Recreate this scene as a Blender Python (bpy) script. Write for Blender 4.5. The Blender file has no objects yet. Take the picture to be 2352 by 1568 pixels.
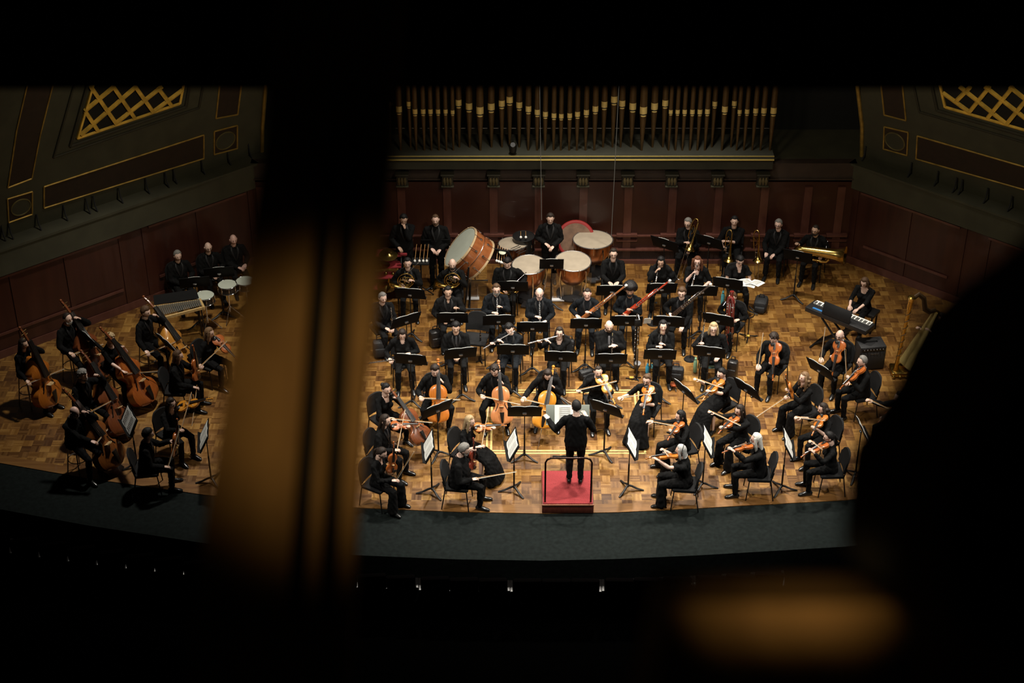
import bpy, bmesh, math, random
import numpy as np
from mathutils import Vector as V, Matrix as MX
random.seed(7)
R = math.radians
SC = bpy.context.scene
COL = SC.collection
PI = math.pi
# ---------------------------------------------------------------- camera geometry
TH, F, HC, CAMX, CAMY = R(33), 3870.0, 17.6, -1.0, -27.1
CAM = V((CAMX, CAMY, HC))
FW = V((0, math.cos(TH), -math.sin(TH))); UP = V((0, math.sin(TH), math.cos(TH))); RT = V((1, 0, 0))
def ray(px, py): return FW + RT * ((px - 1176) / F) - UP * ((py - 784) / F)
def at(px, py, z=0.0):
    d = ray(px, py); return CAM + d * ((z - HC) / d.z)
def aty(px, py, y):
    d = ray(px, py); return CAM + d * ((y - CAMY) / d.y)
def pw(px, py, d): return CAM + ray(px, py) * d
def near(px, py, a):
    d = ray(px, py).normalized(); return CAM + d * (V(a) - CAM).dot(d)
def onplane(px, py, p, n):
    d = ray(px, py); return CAM + d * ((V(p) - CAM).dot(n) / d.dot(n))
# ---------------------------------------------------------------- mesh builder
def frame(y, up=(0, 0, 1)):
    y = V(y).normalized(); x = y.cross(V(up))
    if x.length < 1e-4: x = y.cross(V((0, 1, 0)))
    x.normalize(); z = x.cross(y)
    return MX((x, y, z)).transposed()
class MB:
    def __init__(s): s.v = []; s.f = []; s.mi = []
    def add(s, vs, fs, m=0):
        b = len(s.v); s.v += [tuple(p) for p in vs]; s.f += [tuple(i + b for i in f) for f in fs]; s.mi += [m] * len(fs)
        return s
    def tube(s, pts, rad, n=10, side=None, m=0, closed=False):
        pts = [V(p) for p in pts]; N = len(pts)
        if not isinstance(rad, (list, tuple)): rad = [rad] * N
        x = V(side) if side else None; vs = []
        for i, p in enumerate(pts):
            if closed: t = pts[(i + 1) % N] - pts[i - 1]
            else: t = pts[min(i + 1, N - 1)] - pts[max(i - 1, 0)]
            t.normalize()
            if x is None:
                x = t.cross(V((0, 0, 1)))
                if x.length < .05: x = t.cross(V((0, 1, 0)))
            x = x - t * x.dot(t); x.normalize(); y = t.cross(x)
            r = rad[i]; rx, ry = r if isinstance(r, (tuple, list)) else (r, r)
            for j in range(n):
                a = 2 * PI * j / n; vs.append(p + x * (rx * math.cos(a)) + y * (ry * math.sin(a)))
        fs = []
        for i in range(N if closed else N - 1):
            i2 = (i + 1) % N
            for j in range(n):
                k = (j + 1) % n; fs.append((i * n + j, i * n + k, i2 * n + k, i2 * n + j))
        if not closed:
            fs.append(tuple(reversed(range(n)))); fs.append(tuple(range((N - 1) * n, N * n)))
        return s.add(vs, fs, m)
    def ell(s, c, r, rot=None, nu=14, nv=9, m=0):
        c = V(c); r = (r, r, r) if not isinstance(r, (tuple, list)) else r; vs = []; fs = []
        def P(x, y, z):
            p = V((x * r[0], y * r[1], z * r[2])); return c + (rot @ p if rot else p)
        vs.append(P(0, 0, -1))
        for i in range(1, nv):
            a = -PI / 2 + PI * i / nv
            for j in range(nu):
                b = 2 * PI * j / nu; vs.append(P(math.cos(a) * math.cos(b), math.cos(a) * math.sin(b), math.sin(a)))
        vs.append(P(0, 0, 1)); T = len(vs) - 1
        for j in range(nu):
            k = (j + 1) % nu
            fs.append((0, 1 + k, 1 + j)); fs.append((T, 1 + (nv - 2) * nu + j, 1 + (nv - 2) * nu + k))
            for i in range(nv - 2):
                fs.append((1 + i * nu + j, 1 + i * nu + k, 1 + (i + 1) * nu + k, 1 + (i + 1) * nu + j))
        return s.add(vs, fs, m)
    def box(s, c, sz, rot=None, m=0):
        c = V(c); h = V(sz) / 2; vs = []
        for z in (-1, 1):
            for x, y in ((-1, -1), (1, -1), (1, 1), (-1, 1)):
                p = V((x * h.x, y * h.y, z * h.z)); vs.append(c + (rot @ p if rot else p))
        return s.add(vs, [(3, 2, 1, 0), (4, 5, 6, 7), (0, 1, 5, 4), (1, 2, 6, 5), (2, 3, 7, 6), (3, 0, 4, 7)], m)
    def rbox(s, c, sz, b=.01, rot=None, m=0):
        bm = bmesh.new(); bmesh.ops.create_cube(bm, size=1)
        for v in bm.verts: v.co = V((v.co.x * sz[0], v.co.y * sz[1], v.co.z * sz[2]))
        bmesh.ops.bevel(bm, geom=bm.edges[:], offset=min(b, min(sz) * .49), segments=2, affect='EDGES', profile=.5)
        bm.verts.index_update(); c = V(c)
        s.add([c + (rot @ v.co if rot else v.co) for v in bm.verts], [tuple(v.index for v in f.verts) for f in bm.faces], m)
        bm.free(); return s
    def prism(s, outline, lo, hi, m=0):
        n = len(outline); vs = [V(p) + V(lo) for p in outline] + [V(p) + V(hi) for p in outline]
        fs = [tuple(reversed(range(n))), tuple(range(n, 2 * n))] + [(i, (i + 1) % n, n + (i + 1) % n, n + i) for i in range(n)]
        return s.add(vs, fs, m)
    def lathe(s, prof, n=20, M=None, m=0, cap=False):
        vs = []; fs = []
        for r, z in prof:
            for j in range(n):
                a = 2 * PI * j / n; p = V((r * math.cos(a), r * math.sin(a), z)); vs.append(M @ p if M else p)
        for i in range(len(prof) - 1):
            for j in range(n):
                k = (j + 1) % n; fs.append((i * n + j, i * n + k, (i + 1) * n + k, (i + 1) * n + j))
        if cap: fs.append(tuple(reversed(range(n)))); fs.append(tuple(range((len(prof) - 1) * n, len(prof) * n)))
        return s.add(vs, fs, m)
    def merge(s, o, M=None, m=None):
        return s.add([M @ V(p) for p in o.v] if M else o.v, o.f) if m is None else s.add([M @ V(p) for p in o.v] if M else o.v, o.f, m)
    def mesh(s, name, mats, smooth=True):
        me = bpy.data.meshes.new(name); me.from_pydata(s.v, [], s.f)
        for q in (mats if isinstance(mats, (list, tuple)) else [mats]): me.materials.append(q)
        if smooth: me.polygons.foreach_set('use_smooth', [True] * len(s.f))
        if any(s.mi): me.polygons.foreach_set('material_index', s.mi)
        me.update(); return me
    def build(s, name, mats, parent=None, smooth=True, auto=None):
        me = s.mesh(name, mats, smooth); o = bpy.data.objects.new(name, me); COL.objects.link(o); o.parent = parent
        if smooth and auto is not False: me.set_sharp_from_angle(angle=R(auto or 42))
        return o
def tag(o, label=None, cat=None, group=None, kind=None):
    if label: o['label'] = label
    if cat: o['category'] = cat
    if group: o['group'] = group
    if kind: o['kind'] = kind
    return o
def empty(name, M=None, label=None, cat=None, group=None):
    o = bpy.data.objects.new(name, None); o.empty_display_size = .1; COL.objects.link(o)
    if M is not None: o.matrix_world = M
    return tag(o, label, cat, group)
KIDS = {}
def kids(o):
    return [c for c in o.children]
def copy_tree(o, M=None, label=None, group=None, parent=None, cat=None):
    c = o.copy(); COL.objects.link(c); c.parent = parent
    if M is not None: c.matrix_world = M
    if label: c['label'] = label
    if group: c['group'] = group
    if cat: c['category'] = cat
    for ch in kids(o): copy_tree(ch, parent=c)
    return c
class Proto:
    """first use takes the original, later uses copy it with its parts"""
    def __init__(s, make): s.make = make; s.o = None
    def put(s, M, label, cat, group=None):
        if s.o is None:
            s.o = s.make(); s.o.matrix_world = M; return tag(s.o, label, cat, group)
        return copy_tree(s.o, M, label, group, cat=cat)
def TM(loc, rz=0.0): return MX.Translation(V(loc)) @ MX.Rotation(rz, 4, 'Z')
def AB(a, b, up=(0, 0, 1)):
    """matrix whose +Y runs from a to b and whose +Z is near up"""
    a = V(a); b = V(b); return MX.Translation(a) @ frame(b - a, up).to_4x4()
# ---------------------------------------------------------------- materials
MATS = {}
def mat(name, col=(.5, .5, .5), rough=.5, metal=0.0, var=0.0, scale=20, bump=0.0, spec=.5, coat=0.0, emit=None, sheen=0.0):
    if name in MATS: return MATS[name]
    m = bpy.data.materials.new(name); m.use_nodes = True; nt = m.node_tree; b = nt.nodes['Principled BSDF']
    b.inputs['Roughness'].default_value = rough; b.inputs['Metallic'].default_value = metal
    b.inputs['Specular IOR Level'].default_value = spec; b.inputs['Coat Weight'].default_value = coat
    b.inputs['Sheen Weight'].default_value = sheen
    b.inputs['Base Color'].default_value = (*col, 1)
    tc = nt.nodes.new('ShaderNodeTexCoord'); no = nt.nodes.new('ShaderNodeTexNoise')
    no.inputs['Scale'].default_value = scale; no.inputs['Detail'].default_value = 3
    nt.links.new(tc.outputs['Object'], no.inputs['Vector'])
    if var:
        r = nt.nodes.new('ShaderNodeMapRange'); r.inputs['To Min'].default_value = 1 - var; r.inputs['To Max'].default_value = 1 + var
        r.inputs['From Min'].default_value = .3; r.inputs['From Max'].default_value = .7
        mx = nt.nodes.new('ShaderNodeVectorMath'); mx.operation = 'SCALE'; mx.inputs[0].default_value = col
        nt.links.new(no.outputs['Fac'], r.inputs['Value']); nt.links.new(r.outputs[0], mx.inputs['Scale']); nt.links.new(mx.outputs[0], b.inputs['Base Color'])
    if bump:
        bp = nt.nodes.new('ShaderNodeBump'); bp.inputs['Strength'].default_value = bump; bp.inputs['Distance'].default_value = .01
        nt.links.new(no.outputs['Fac'], bp.inputs['Height']); nt.links.new(bp.outputs[0], b.inputs['Normal'])
    if emit:
        b.inputs['Emission Color'].default_value = (*emit[0], 1); b.inputs['Emission Strength'].default_value = emit[1]
    MATS[name] = m; return m
def wood(name, c1, c2, rough=.35, sx=3.0, sz=30.0, coat=.2):
    """stretched-noise wood grain, along local Y"""
    if name in MATS: return MATS[name]
    m = mat(name, c1, rough, coat=coat); nt = m.node_tree; b = nt.nodes['Principled BSDF']
    tc = nt.nodes.new('ShaderNodeTexCoord'); mp = nt.nodes.new('ShaderNodeMapping'); no = nt.nodes.new('ShaderNodeTexNoise'); cr = nt.nodes.new('ShaderNodeValToRGB')
    mp.inputs['Scale'].default_value = (sz, sx, sz * .5); no.inputs['Detail'].default_value = 5; no.inputs['Scale'].default_value = 1
    cr.color_ramp.elements[0].color = (*c1, 1); cr.color_ramp.elements[1].color = (*c2, 1); cr.color_ramp.elements[0].position = .3; cr.color_ramp.elements[1].position = .72
    nt.links.new(tc.outputs['Object'], mp.inputs[0]); nt.links.new(mp.outputs[0], no.inputs['Vector']); nt.links.new(no.outputs['Fac'], cr.inputs[0]); nt.links.new(cr.outputs[0], b.inputs['Base Color'])
    return m
blk = mat('black_metal', (.007, .007, .0075), .45, 0, .2, 30, spec=.35)
mat('stand_desk', (.004, .004, .0042), .7, 0, .2, 20, spec=.12)
chrome = mat('chrome', (.75, .75, .77), .18, 1)
silver = mat('silver_keys', (.72, .72, .74), .25, 1, .1, 60)
brass = mat('brass_lacquer', (.62, .42, .12), .22, 1, .1, 15)
gold = mat('gold_leaf', (.66, .43, .10), .35, 1, .15, 25)
ebony = mat('ebony', (.012, .010, .009), .35, 0, .2, 40)
blackwood = mat('black_wood', (.010, .009, .009), .3, 0, .2, 40)
paper = mat('paper', (.80, .81, .77), .7, 0, .04, 8)
rubber = mat('rubber', (.01, .01, .01), .7)
# ---------------------------------------------------------------- voxel union queue (union of closed shells into one surface)
JOBS = []
def union(mb, name, mats, parent, vox, smooth=3, post=None):
    me = bpy.data.meshes.new(name); me.from_pydata(mb.v, [], mb.f)
    o = bpy.data.objects.new(name, me); COL.objects.link(o); o.parent = parent
    r = o.modifiers.new('u', 'REMESH'); r.mode = 'VOXEL'; r.voxel_size = vox; r.use_smooth_shade = True
    if smooth:
        s = o.modifiers.new('s', 'SMOOTH'); s.factor = .5; s.iterations = smooth
    JOBS.append((o, mats if isinstance(mats, (list, tuple)) else [mats], post)); return o
def run_unions():
    dg = bpy.context.evaluated_depsgraph_get(); dg.update()
    for o, mats, post in JOBS:
        me = bpy.data.meshes.new_from_object(o.evaluated_get(dg))
        vs = np.empty(len(me.vertices) * 3, 'f'); me.vertices.foreach_get('co', vs); vs = vs.reshape(-1, 3)
        if post: me = post(me, vs, o.name)
        me.name = o.data.name
        if not post: me.materials.clear()
        for q in mats: me.materials.append(q)
        me.polygons.foreach_set('use_smooth', [True] * len(me.polygons)); me.update()
        JOBDONE.append((o, me))
    for o, me in JOBDONE:
        o.modifiers.clear(); o.data = me
JOBDONE = []
# ================================================================ instruments (built along local +Y, face towards +Z)
WC = [(0, .0), (.015, .14), (.05, .215), (.10, .262), (.17, .286), (.22, .29), (.28, .283), (.34, .262), (.39, .222), (.42, .185), (.46, .163), (.51, .154), (.56, .158), (.61, .175), (.645, .205), (.69, .228), (.75, .234), (.81, .228), (.87, .21), (.93, .168), (.97, .115), (.99, .06), (1, .03)]
def fiddle(name, B, D, varnish, endpin=0.0, chin=False, bassy=False):
    e = empty(name); b = MB(); rows = []; nx = 9
    for y, w in WC:
        if bassy and y > .69: w = w * (1 - .75 * (y - .69) / .31 * (1 if y < .97 else .9)) + .02
        w *= B; r = []
        for side in (1, -1):
            for i in range(nx):
                u = -1 + 2 * i / (nx - 1)
                if side < 0: u = -u
                h = D / 2 + (D * .42 * (1 - u * u) * min(1, w / (.15 * B)) if abs(u) < .99 else 0)
                r.append((u * w, y * B, side * h))
        rows.append(r)
    n = 2 * nx; b.v = [p for r in rows for p in r]
    for i in range(len(rows) - 1):
        for j in range(n):
            k = (j + 1) % n; b.f.append((i * n + j, i * n + k, (i + 1) * n + k, (i + 1) * n + j))
    b.f.append(tuple(range((len(rows) - 1) * n, len(rows) * n)))
    b.mi = [0] * len(b.f); b.build('body', varnish, e, auto=50)
    top = D / 2 + D * .42
    pg = []; pl, pq = (.1, 1) if not bassy else (.07, .5)
    nk = MB(); nk.tube([(0, B * .97, D * .25), (0, B * 1.15, D * .55), (0, B * 1.36, D * .55), (0, B * 1.5, D * .35), (0, B * 1.6, D * .1)], [(x * B * (1 if not bassy else .75), y * B * (1 if not bassy else .75)) for x, y in ((.035, .05), (.034, .035), (.032, .03), (.035, .04), (.028, .03))], 8, (1, 0, 0))
    nk.ell((0, B * 1.625, D * .12), [(.045 if not bassy else .027) * B] * 3, None, 10, 7)
    for i, s in enumerate((-1, 1, -1, 1)):
        yy = B * (1.43 + .04 * i); pg.append(MB().tube([(-s * .03 * B, yy, D * .42), (s * pl * B, yy, D * .42)], [.011 * B * pq, .014 * B * pq], 6))
    nko = nk.build('neck', varnish if not bassy else V_DK, e)
    for q in pg: q.build('tuning_peg', ebony if not bassy else mat('peg_brass', (.35, .24, .09), .35, .9), nko)
    fb = MB(); 
    fb.add([(x * w, y * B, z) for y, w, z in ((.62, .062 * B, top + .045 * B), (1.365, .036 * B, D * .55 + .05 * B)) for x, z0 in ((-1, 0), (0, 1), (1, 0)) for z in (z + z0 * .012 * B,)] +
           [(x * w, y * B, z - .03 * B) for y, w, z in ((.62, .062 * B, top + .045 * B), (1.365, .036 * B, D * .55 + .05 * B)) for x in (-1, 0, 1)],
           [(0, 1, 4, 3), (1, 2, 5, 4), (6, 9, 10, 7), (7, 10, 11, 8), (0, 3, 9, 6), (2, 8, 11, 5), (0, 6, 7, 1), (1, 7, 8, 2), (3, 4, 10, 9), (4, 5, 11, 10)])
    fb.build('fingerboard', ebony, e, False)
    br = MB(); br.add([(-.06 * B, .45 * B, top - .03 * B), (.06 * B, .45 * B, top - .03 * B), (.055 * B, .45 * B, top + .08 * B), (0, .45 * B, top + .105 * B), (-.055 * B, .45 * B, top + .08 * B)] + [(-.06 * B, .465 * B, top - .03 * B), (.06 * B, .465 * B, top - .03 * B), (.055 * B, .465 * B, top + .08 * B), (0, .465 * B, top + .105 * B), (-.055 * B, .465 * B, top + .08 * B)],
           [(0, 1, 2, 3, 4), (9, 8, 7, 6, 5)] + [(i, i + 5, (i + 1) % 5 + 5, (i + 1) % 5) for i in range(5)])
    br.build('bridge', mat('maple', (.62, .42, .2), .5), e, False)
    tp = MB(); tp.tube([(0, .03 * B, top * .9), (0, .12 * B, top + .03 * B), (0, .31 * B, top + .06 * B)], [(.025 * B, .012 * B), (.035 * B, .012 * B), (.06 * B, .014 * B)], 8, (1, 0, 0)); tp.build('tailpiece', ebony, e)
    st = MB()
    for i in range(4):
        x = (i - 1.5) * .022 * B; st.tube([(x * 1.1, .30 * B, top + .065 * B), (x * 1.3, .457 * B, top + .1 * B), (x * .7, 1.37 * B, D * .55 + .062 * B)], max(.0022 * B, .0009), 4)
    st.build('strings', silver, e)
    for s in (-1, 1):
        fh = MB(); fh.tube([(s * .095 * B, .55 * B, top - D * .07), (s * .085 * B, .52 * B, top - D * .03), (s * .115 * B, .45 * B, top - D * .1), (s * .14 * B, .39 * B, top - D * .12), (s * .155 * B, .36 * B, top - D * .17)], [.014 * B, .008 * B, .01 * B, .008 * B, .014 * B], 6)
        fh.build('sound_hole', ebony, e)
    if endpin:
        ep = MB(); ep.tube([(0, .01, 0), (0, -endpin, 0)], [.006, .005], 8); ep.ell((0, -.0, 0), .02, None, 8, 6); ep.build('endpin', chrome, e)
    if chin:
        c = MB(); c.ell((.10 * B, .09 * B, top + .02 * B), (.11 * B, .085 * B, .03 * B)); c.build('chin_rest', ebony, e)
    return e
def varn(n, a, b): return wood('varnish_' + n, a, b, .28, 6, 60, .6)
V_OR = varn('orange', (.36, .10, .011), (.48, .155, .02)); V_GO = varn('golden', (.46, .175, .013), (.57, .235, .022)); V_RB = varn('red_brown', (.30, .07, .015), (.42, .12, .02))
V_DK = varn('dark_brown', (.13, .035, .012), (.2, .06, .018)); V_PK = varn('pinkish', (.42, .15, .05), (.52, .21, .075))
FID = {}
def fid(kind, v):
    k = (kind, v.name)
    if k not in FID:
        FID[k] = Proto({'violin': lambda: fiddle('violin', .356, .034, v, 0, True), 'viola': lambda: fiddle('viola', .42, .04, v, 0, True),
                        'cello': lambda: fiddle('cello', .755, .12, v, .42), 'bass': lambda: fiddle('double_bass', 1.12, .2, v, .14, bassy=True)}[kind])
    return FID[k]
BOWWOOD = wood('bow_wood', (.45, .22, .07), (.58, .32, .12), .3)
def make_bow():
    e = empty('bow'); s = MB(); s.tube([(0, -.02, .012), (0, .2, .014), (0, .4, .006), (0, .6, .011), (0, .715, .018), (0, .725, .0)], [.0045, .0042, .004, .0036, .0034, .005], 6); s.build('stick', BOWWOOD, e)
    h = MB(); h.box((0, .37, -.006), (.011, .70, .003)); h.build('hair', mat('bow_hair', (.8, .74, .6), .6), e, False)
    f = MB(); f.rbox((0, .01, 0), (.014, .05, .022), .003); f.build('frog', ebony, e); return e
BOW = Proto(make_bow)
def keys(e, L, z, n, x=0.0, r=.006, y0=.15, y1=.92):
    k = MB()
    for i in range(n):
        y = L * (y0 + (y1 - y0) * i / (n - 1)); k.ell((x + (.003 if i % 2 else -.003), y, z), (r, r, .003), None, 8, 5)
    k.tube([(x + .011, L * y0, z - .002), (x + .011, L * y1, z - .002)], .0022, 6); k.tube([(x - .011, L * y0, z - .002), (x - .011, L * y1 * .8, z - .002)], .002, 6)
    k.build('keys', silver, e)
def make_flute():
    e = empty('flute'); t = MB(); t.tube([(0, 0, 0), (0, .67, 0)], .0115, 12); t.build('tube', silver, e)
    p = MB(); p.ell((0, .045, .006), (.012, .02, .009), None, 10, 6); p.build('lip_plate', silver, e); keys(e, .67, .013, 13, 0, .007, .38, .95); return e
def make_clarinet():
    e = empty('clarinet'); t = MB(); t.tube([(0, 0, 0), (0, .07, 0), (0, .075, 0), (0, .5, 0), (0, .55, 0), (0, .60, 0), (0, .655, 0)], [.006, .011, .014, .0145, .016, .022, .037], 14); t.build('tube', blackwood, e)
    r = MB()
    for y in (.08, .14, .32, .545): r.tube([(0, y, 0), (0, y + .008, 0)], .0165, 12)
    r.build('tenon_rings', silver, e); keys(e, .60, .017, 14, 0, .008); return e
def make_oboe():
    e = empty('oboe'); t = MB(); t.tube([(0, .05, 0), (0, .07, 0), (0, .5, 0), (0, .58, 0), (0, .64, 0)], [.006, .009, .0125, .014, .028], 12); t.build('tube', blackwood, e)
    r = MB(); r.tube([(0, 0, 0), (0, .03, 0), (0, .055, 0)], [.004, .0025, .003], 6); r.build('reed', mat('cane', (.7, .55, .28), .6), e); keys(e, .6, .015, 16, 0, .008, .16, .95); return e
def make_english_horn():
    e = empty('english_horn'); t = MB(); t.tube([(0, .08, 0), (0, .1, 0), (0, .62, 0), (0, .68, 0), (0, .73, 0), (0, .79, 0), (0, .81, 0)], [.006, .01, .014, .02, .032, .02, .014], 12); t.build('tube', blackwood, e)
    r = MB(); r.tube([(0, -.02, .03), (0, .03, .012), (0, .085, 0)], [.004, .0025, .003], 6); r.build('bocal', silver, e); keys(e, .65, .017, 16, 0, .008, .18, .95); return e
def make_bassoon(m, ring=True, contra=False):
    e = empty('contrabassoon' if contra else 'bassoon'); t = MB()
    t.tube([(0, .0, 0), (0, .02, 0), (0, .42, 0), (0, .45, 0)], [(.044, .028), (.046, .03), (.044, .028), (.04, .024)], 14, (1, 0, 0))
    t.tube([(.018, .44, 0), (.018, .98, 0), (.018, 1.24, 0), (.018, 1.27, 0)], [.019, .018, .017, .022], 12); t.tube([(-.02, .44, 0), (-.02, .93, 0)], [.014, .012], 12); t.build('tube', m, e)
    r = MB(); r.lathe([(.012, 1.25), (.024, 1.262), (.024, 1.29), (.014, 1.30), (.010, 1.285)], 16, MX.Translation((.018, 0, 0)) @ MX.Rotation(-PI / 2, 4, 'X')); r.build('bell_ring', mat('ivory', (.82, .8, .72), .4), e)
    for i in range(len(r.v)): pass
    b = MB(); b.tube([(-.02, .92, 0), (-.02, 1.0, .02), (-.03, 1.02, .10), (-.05, .96, .20), (-.06, .9, .27)], [.005, .005, .0045, .004, .003], 8); b.build('bocal', silver, e)
    b = MB(); b.box((-.063, .885, .29), (.012, .02, .035)); b.build('reed', mat('cane', (.7, .55, .28), .6), e, False)
    keys(e, 1.2, .026, 18, .0, .010, .08, .85); bt = MB()
    for y in (.0, .43, .95, 1.23): bt.tube([(.0 if y < .5 else .018, y, 0), (.0 if y < .5 else .018, y + .02, 0)], [(.047, .031) if y < .5 else .0215] * 2, 12, (1, 0, 0))
    bt.build('bands', silver, e); return e
BN_BROWN = wood('bassoon_brown', (.24, .07, .015), (.36, .12, .03), .25, 4, 40, .6); BN_RED = wood('bassoon_red', (.30, .02, .008), (.40, .04, .012), .22, 4, 40, .7); BN_DARK = wood('bassoon_dark', (.02, .012, .01), (.035, .02, .015), .25, 4, 40, .6)
def make_contra():
    m = wood('contra_maroon', (.10, .012, .010), (.16, .02, .016), .2, 4, 40, .7); e = empty('contrabassoon'); t = MB()
    t.tube([(-.05, .05, 0), (-.05, .9, 0), (-.05, 1.02, 0), (-.03, 1.08, 0), (.0, 1.10, 0), (.03, 1.08, 0), (.05, 1.02, 0), (.05, .2, 0), (.045, .12, 0), (.02, .08, 0)], [.026, .028, .03, .032, .034, .034, .034, .03, .028, .026], 12)
    t.tube([(0, .1, .05), (0, .95, .05)], [.022, .018], 12); t.tube([(.0, .30, -.05), (0, 1.15, -.05), (0, 1.2, -.05)], [.026, .034, .042], 12); t.tube([(-.05, .06, 0), (0, .03, .02), (0, .1, .05)], .022, 10); t.build('tube', m, e)
    k = MB()
    for i in range(16):
        k.ell(((-1) ** i * .045, .15 + .055 * i, .045), (.013, .013, .006), None, 8, 5)
    for x in (-.02, .02, .075): k.tube([(x, .2, .06), (x, 1.0, .05)], .004, 6)
    k.build('keys', silver, e); b = MB(); b.tube([(0, .95, .05), (0, 1.05, .10), (-.02, 1.1, .2), (-.04, 1.05, .28)], [.006, .005, .004, .003], 8); b.build('bocal', silver, e)
    b = MB()
    for y in (.12, .5, .9): b.tube([(-.05, y, 0), (-.05, y + .02, 0)], .032, 12); b.tube([(.05, y, 0), (.05, y + .02, 0)], .036, 12)
    b.build('bands', silver, e); b = MB(); b.tube([(0, .05, 0), (0, -.12, 0)], .006, 8); b.build('endpin', chrome, e); return e
def make_horn():
    # axis: coil lies in the XY plane around the origin, bell opens at +X -Y ; leadpipe towards +Y
    e = empty('french_horn'); t = MB(); ring = []
    t.tube([(.155 * math.cos(a), .155 * math.sin(a), 0) for a in [2 * PI * i / 32 for i in range(32)]], .009, 8, closed=True)
    t.tube([(.14 * math.cos(a), .14 * math.sin(a), .02) for a in [.4 + 2 * PI * i / 32 * .8 for i in range(32)]], .008, 8)
    t.tube([(.115 * math.cos(a), .115 * math.sin(a), -.012) for a in [2.2 + 2 * PI * i / 32 * .7 for i in range(32)]], .008, 8)
    for x, y, r in ((-.03, .04, .035), (.03, .03, .03), (-.05, -.05, .03), (.05, -.06, .035), (-.1, .08, .03)):
        t.tube([(x + r * math.cos(a) * 1.6, y + r * math.sin(a), .012) for a in [2 * PI * i / 16 for i in range(16)]], .007, 8, closed=True)
    t.build('tubing', brass, e)
    b = MB(); pts = [(-.155, 0, 0), (-.13, -.1, .0), (-.06, -.165, .0), (.05, -.19, .0), (.14, -.21, .0), (.20, -.225, 0), (.245, -.235, 0), (.265, -.24, 0)]
    b.tube(pts, [.012, .018, .026, .036, .05, .075, .115, .152], 22); bb = MB(); bb.v = b.v; bb.f = b.f[:-1]; bb.mi = b.mi[:-1]; bb.build('bell', brass, e)
    l = MB(); l.tube([(.05, .14, .02), (.02, .2, .03), (-.02, .30, .05), (-.05, .38, .07)], [.006, .0055, .005, .0045], 8); l.tube([(-.05, .38, .07), (-.058, .4, .075), (-.068, .425, .08)], [.006, .009, .013], 10); l.build('leadpipe', silver, e)
    v = MB()
    for i in range(4): v.tube([(-.06 + .04 * i, 0, -.02), (-.06 + .04 * i, 0, .045)], .019, 12)
    v.build('rotary_valves', silver, e); return e
def make_trumpet():
    # +Y runs from mouthpiece to bell
    e = empty('trumpet'); t = MB(); t.tube([(0, .0, 0), (0, .02, 0), (0, .05, 0), (0, .42, 0), (0, .45, -.02), (0, .45, -.05), (0, .42, -.07), (0, .14, -.07), (0, .11, -.05), (0, .11, -.02), (0, .13, 0.0)], [.013, .012, .005] + [.0065] * 8, 8); t.build('tubing', silver, e)
    b = MB(); b.tube([(.0, .13, 0), (.012, .30, .0), (.012, .38, 0), (.012, .44, 0), (.012, .475, 0), (.012, .49, 0)], [.007, .009, .014, .026, .045, .062], 16); bb = MB(); bb.v = b.v; bb.f = b.f[:-1]; bb.mi = b.mi[:-1]; bb.build('bell', silver, e)
    for i in range(3):
        v = MB(); y = .22 + .035 * i; v.tube([(0, y, -.11), (0, y, .03), (0, y, .035), (0, y, .06)], [.014, .014, .004, .004], 10); v.ell((0, y, .062), (.009, .009, .003), None, 8, 4); v.build('valve', silver, e)
    return e
def make_trombone():
    # +Y from bell section back bow towards slide end
    e = empty('trombone'); s = MB()
    for x in (-.04, .04): s.tube([(x, .25, 0), (x, 1.12, 0)], .008, 8)
    s.tube([(-.04, 1.12, 0), (-.03, 1.16, 0), (0, 1.175, 0), (.03, 1.16, 0), (.04, 1.12, 0)], .008, 8); s.tube([(-.04, .34, 0), (.04, .34, 0)], .006, 6); s.tube([(-.04, .44, 0), (.04, .44, 0)], .006, 6); s.build('slide', silver, e)
    b = MB(); b.tube([(.04, .28, 0), (.06, .22, .05), (.06, .0, .09), (.05, -.13, .09), (.02, -.19, .09), (-.03, -.19, .09), (-.06, -.13, .09)], [.008, .009, .01, .011, .011, .012, .013], 10)
    b.tube([(.02, .05, .09), (.03, -.02, .11), (0, -.06, .12), (-.03, -.02, .11), (-.03, .1, .1), (.01, .14, .1)], .008, 8); b.build('tuning_loops', brass, e)
    c = MB(); c.tube([(-.06, -.13, .09), (-.06, .2, .09), (-.06, .34, .09), (-.06, .40, .09), (-.06, .44, .09), (-.06, .465, .09)], [.013, .018, .03, .05, .08, .112], 20); bb = MB(); bb.v = c.v; bb.f = c.f[:-1]; bb.mi = c.mi[:-1]; bb.build('bell', brass, e)
    p = MB(); p.tube([(-.04, .25, 0), (-.04, .2, 0), (-.04, .17, 0)], [.006, .009, .014], 10); p.build('mouthpiece', silver, e); return e
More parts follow.
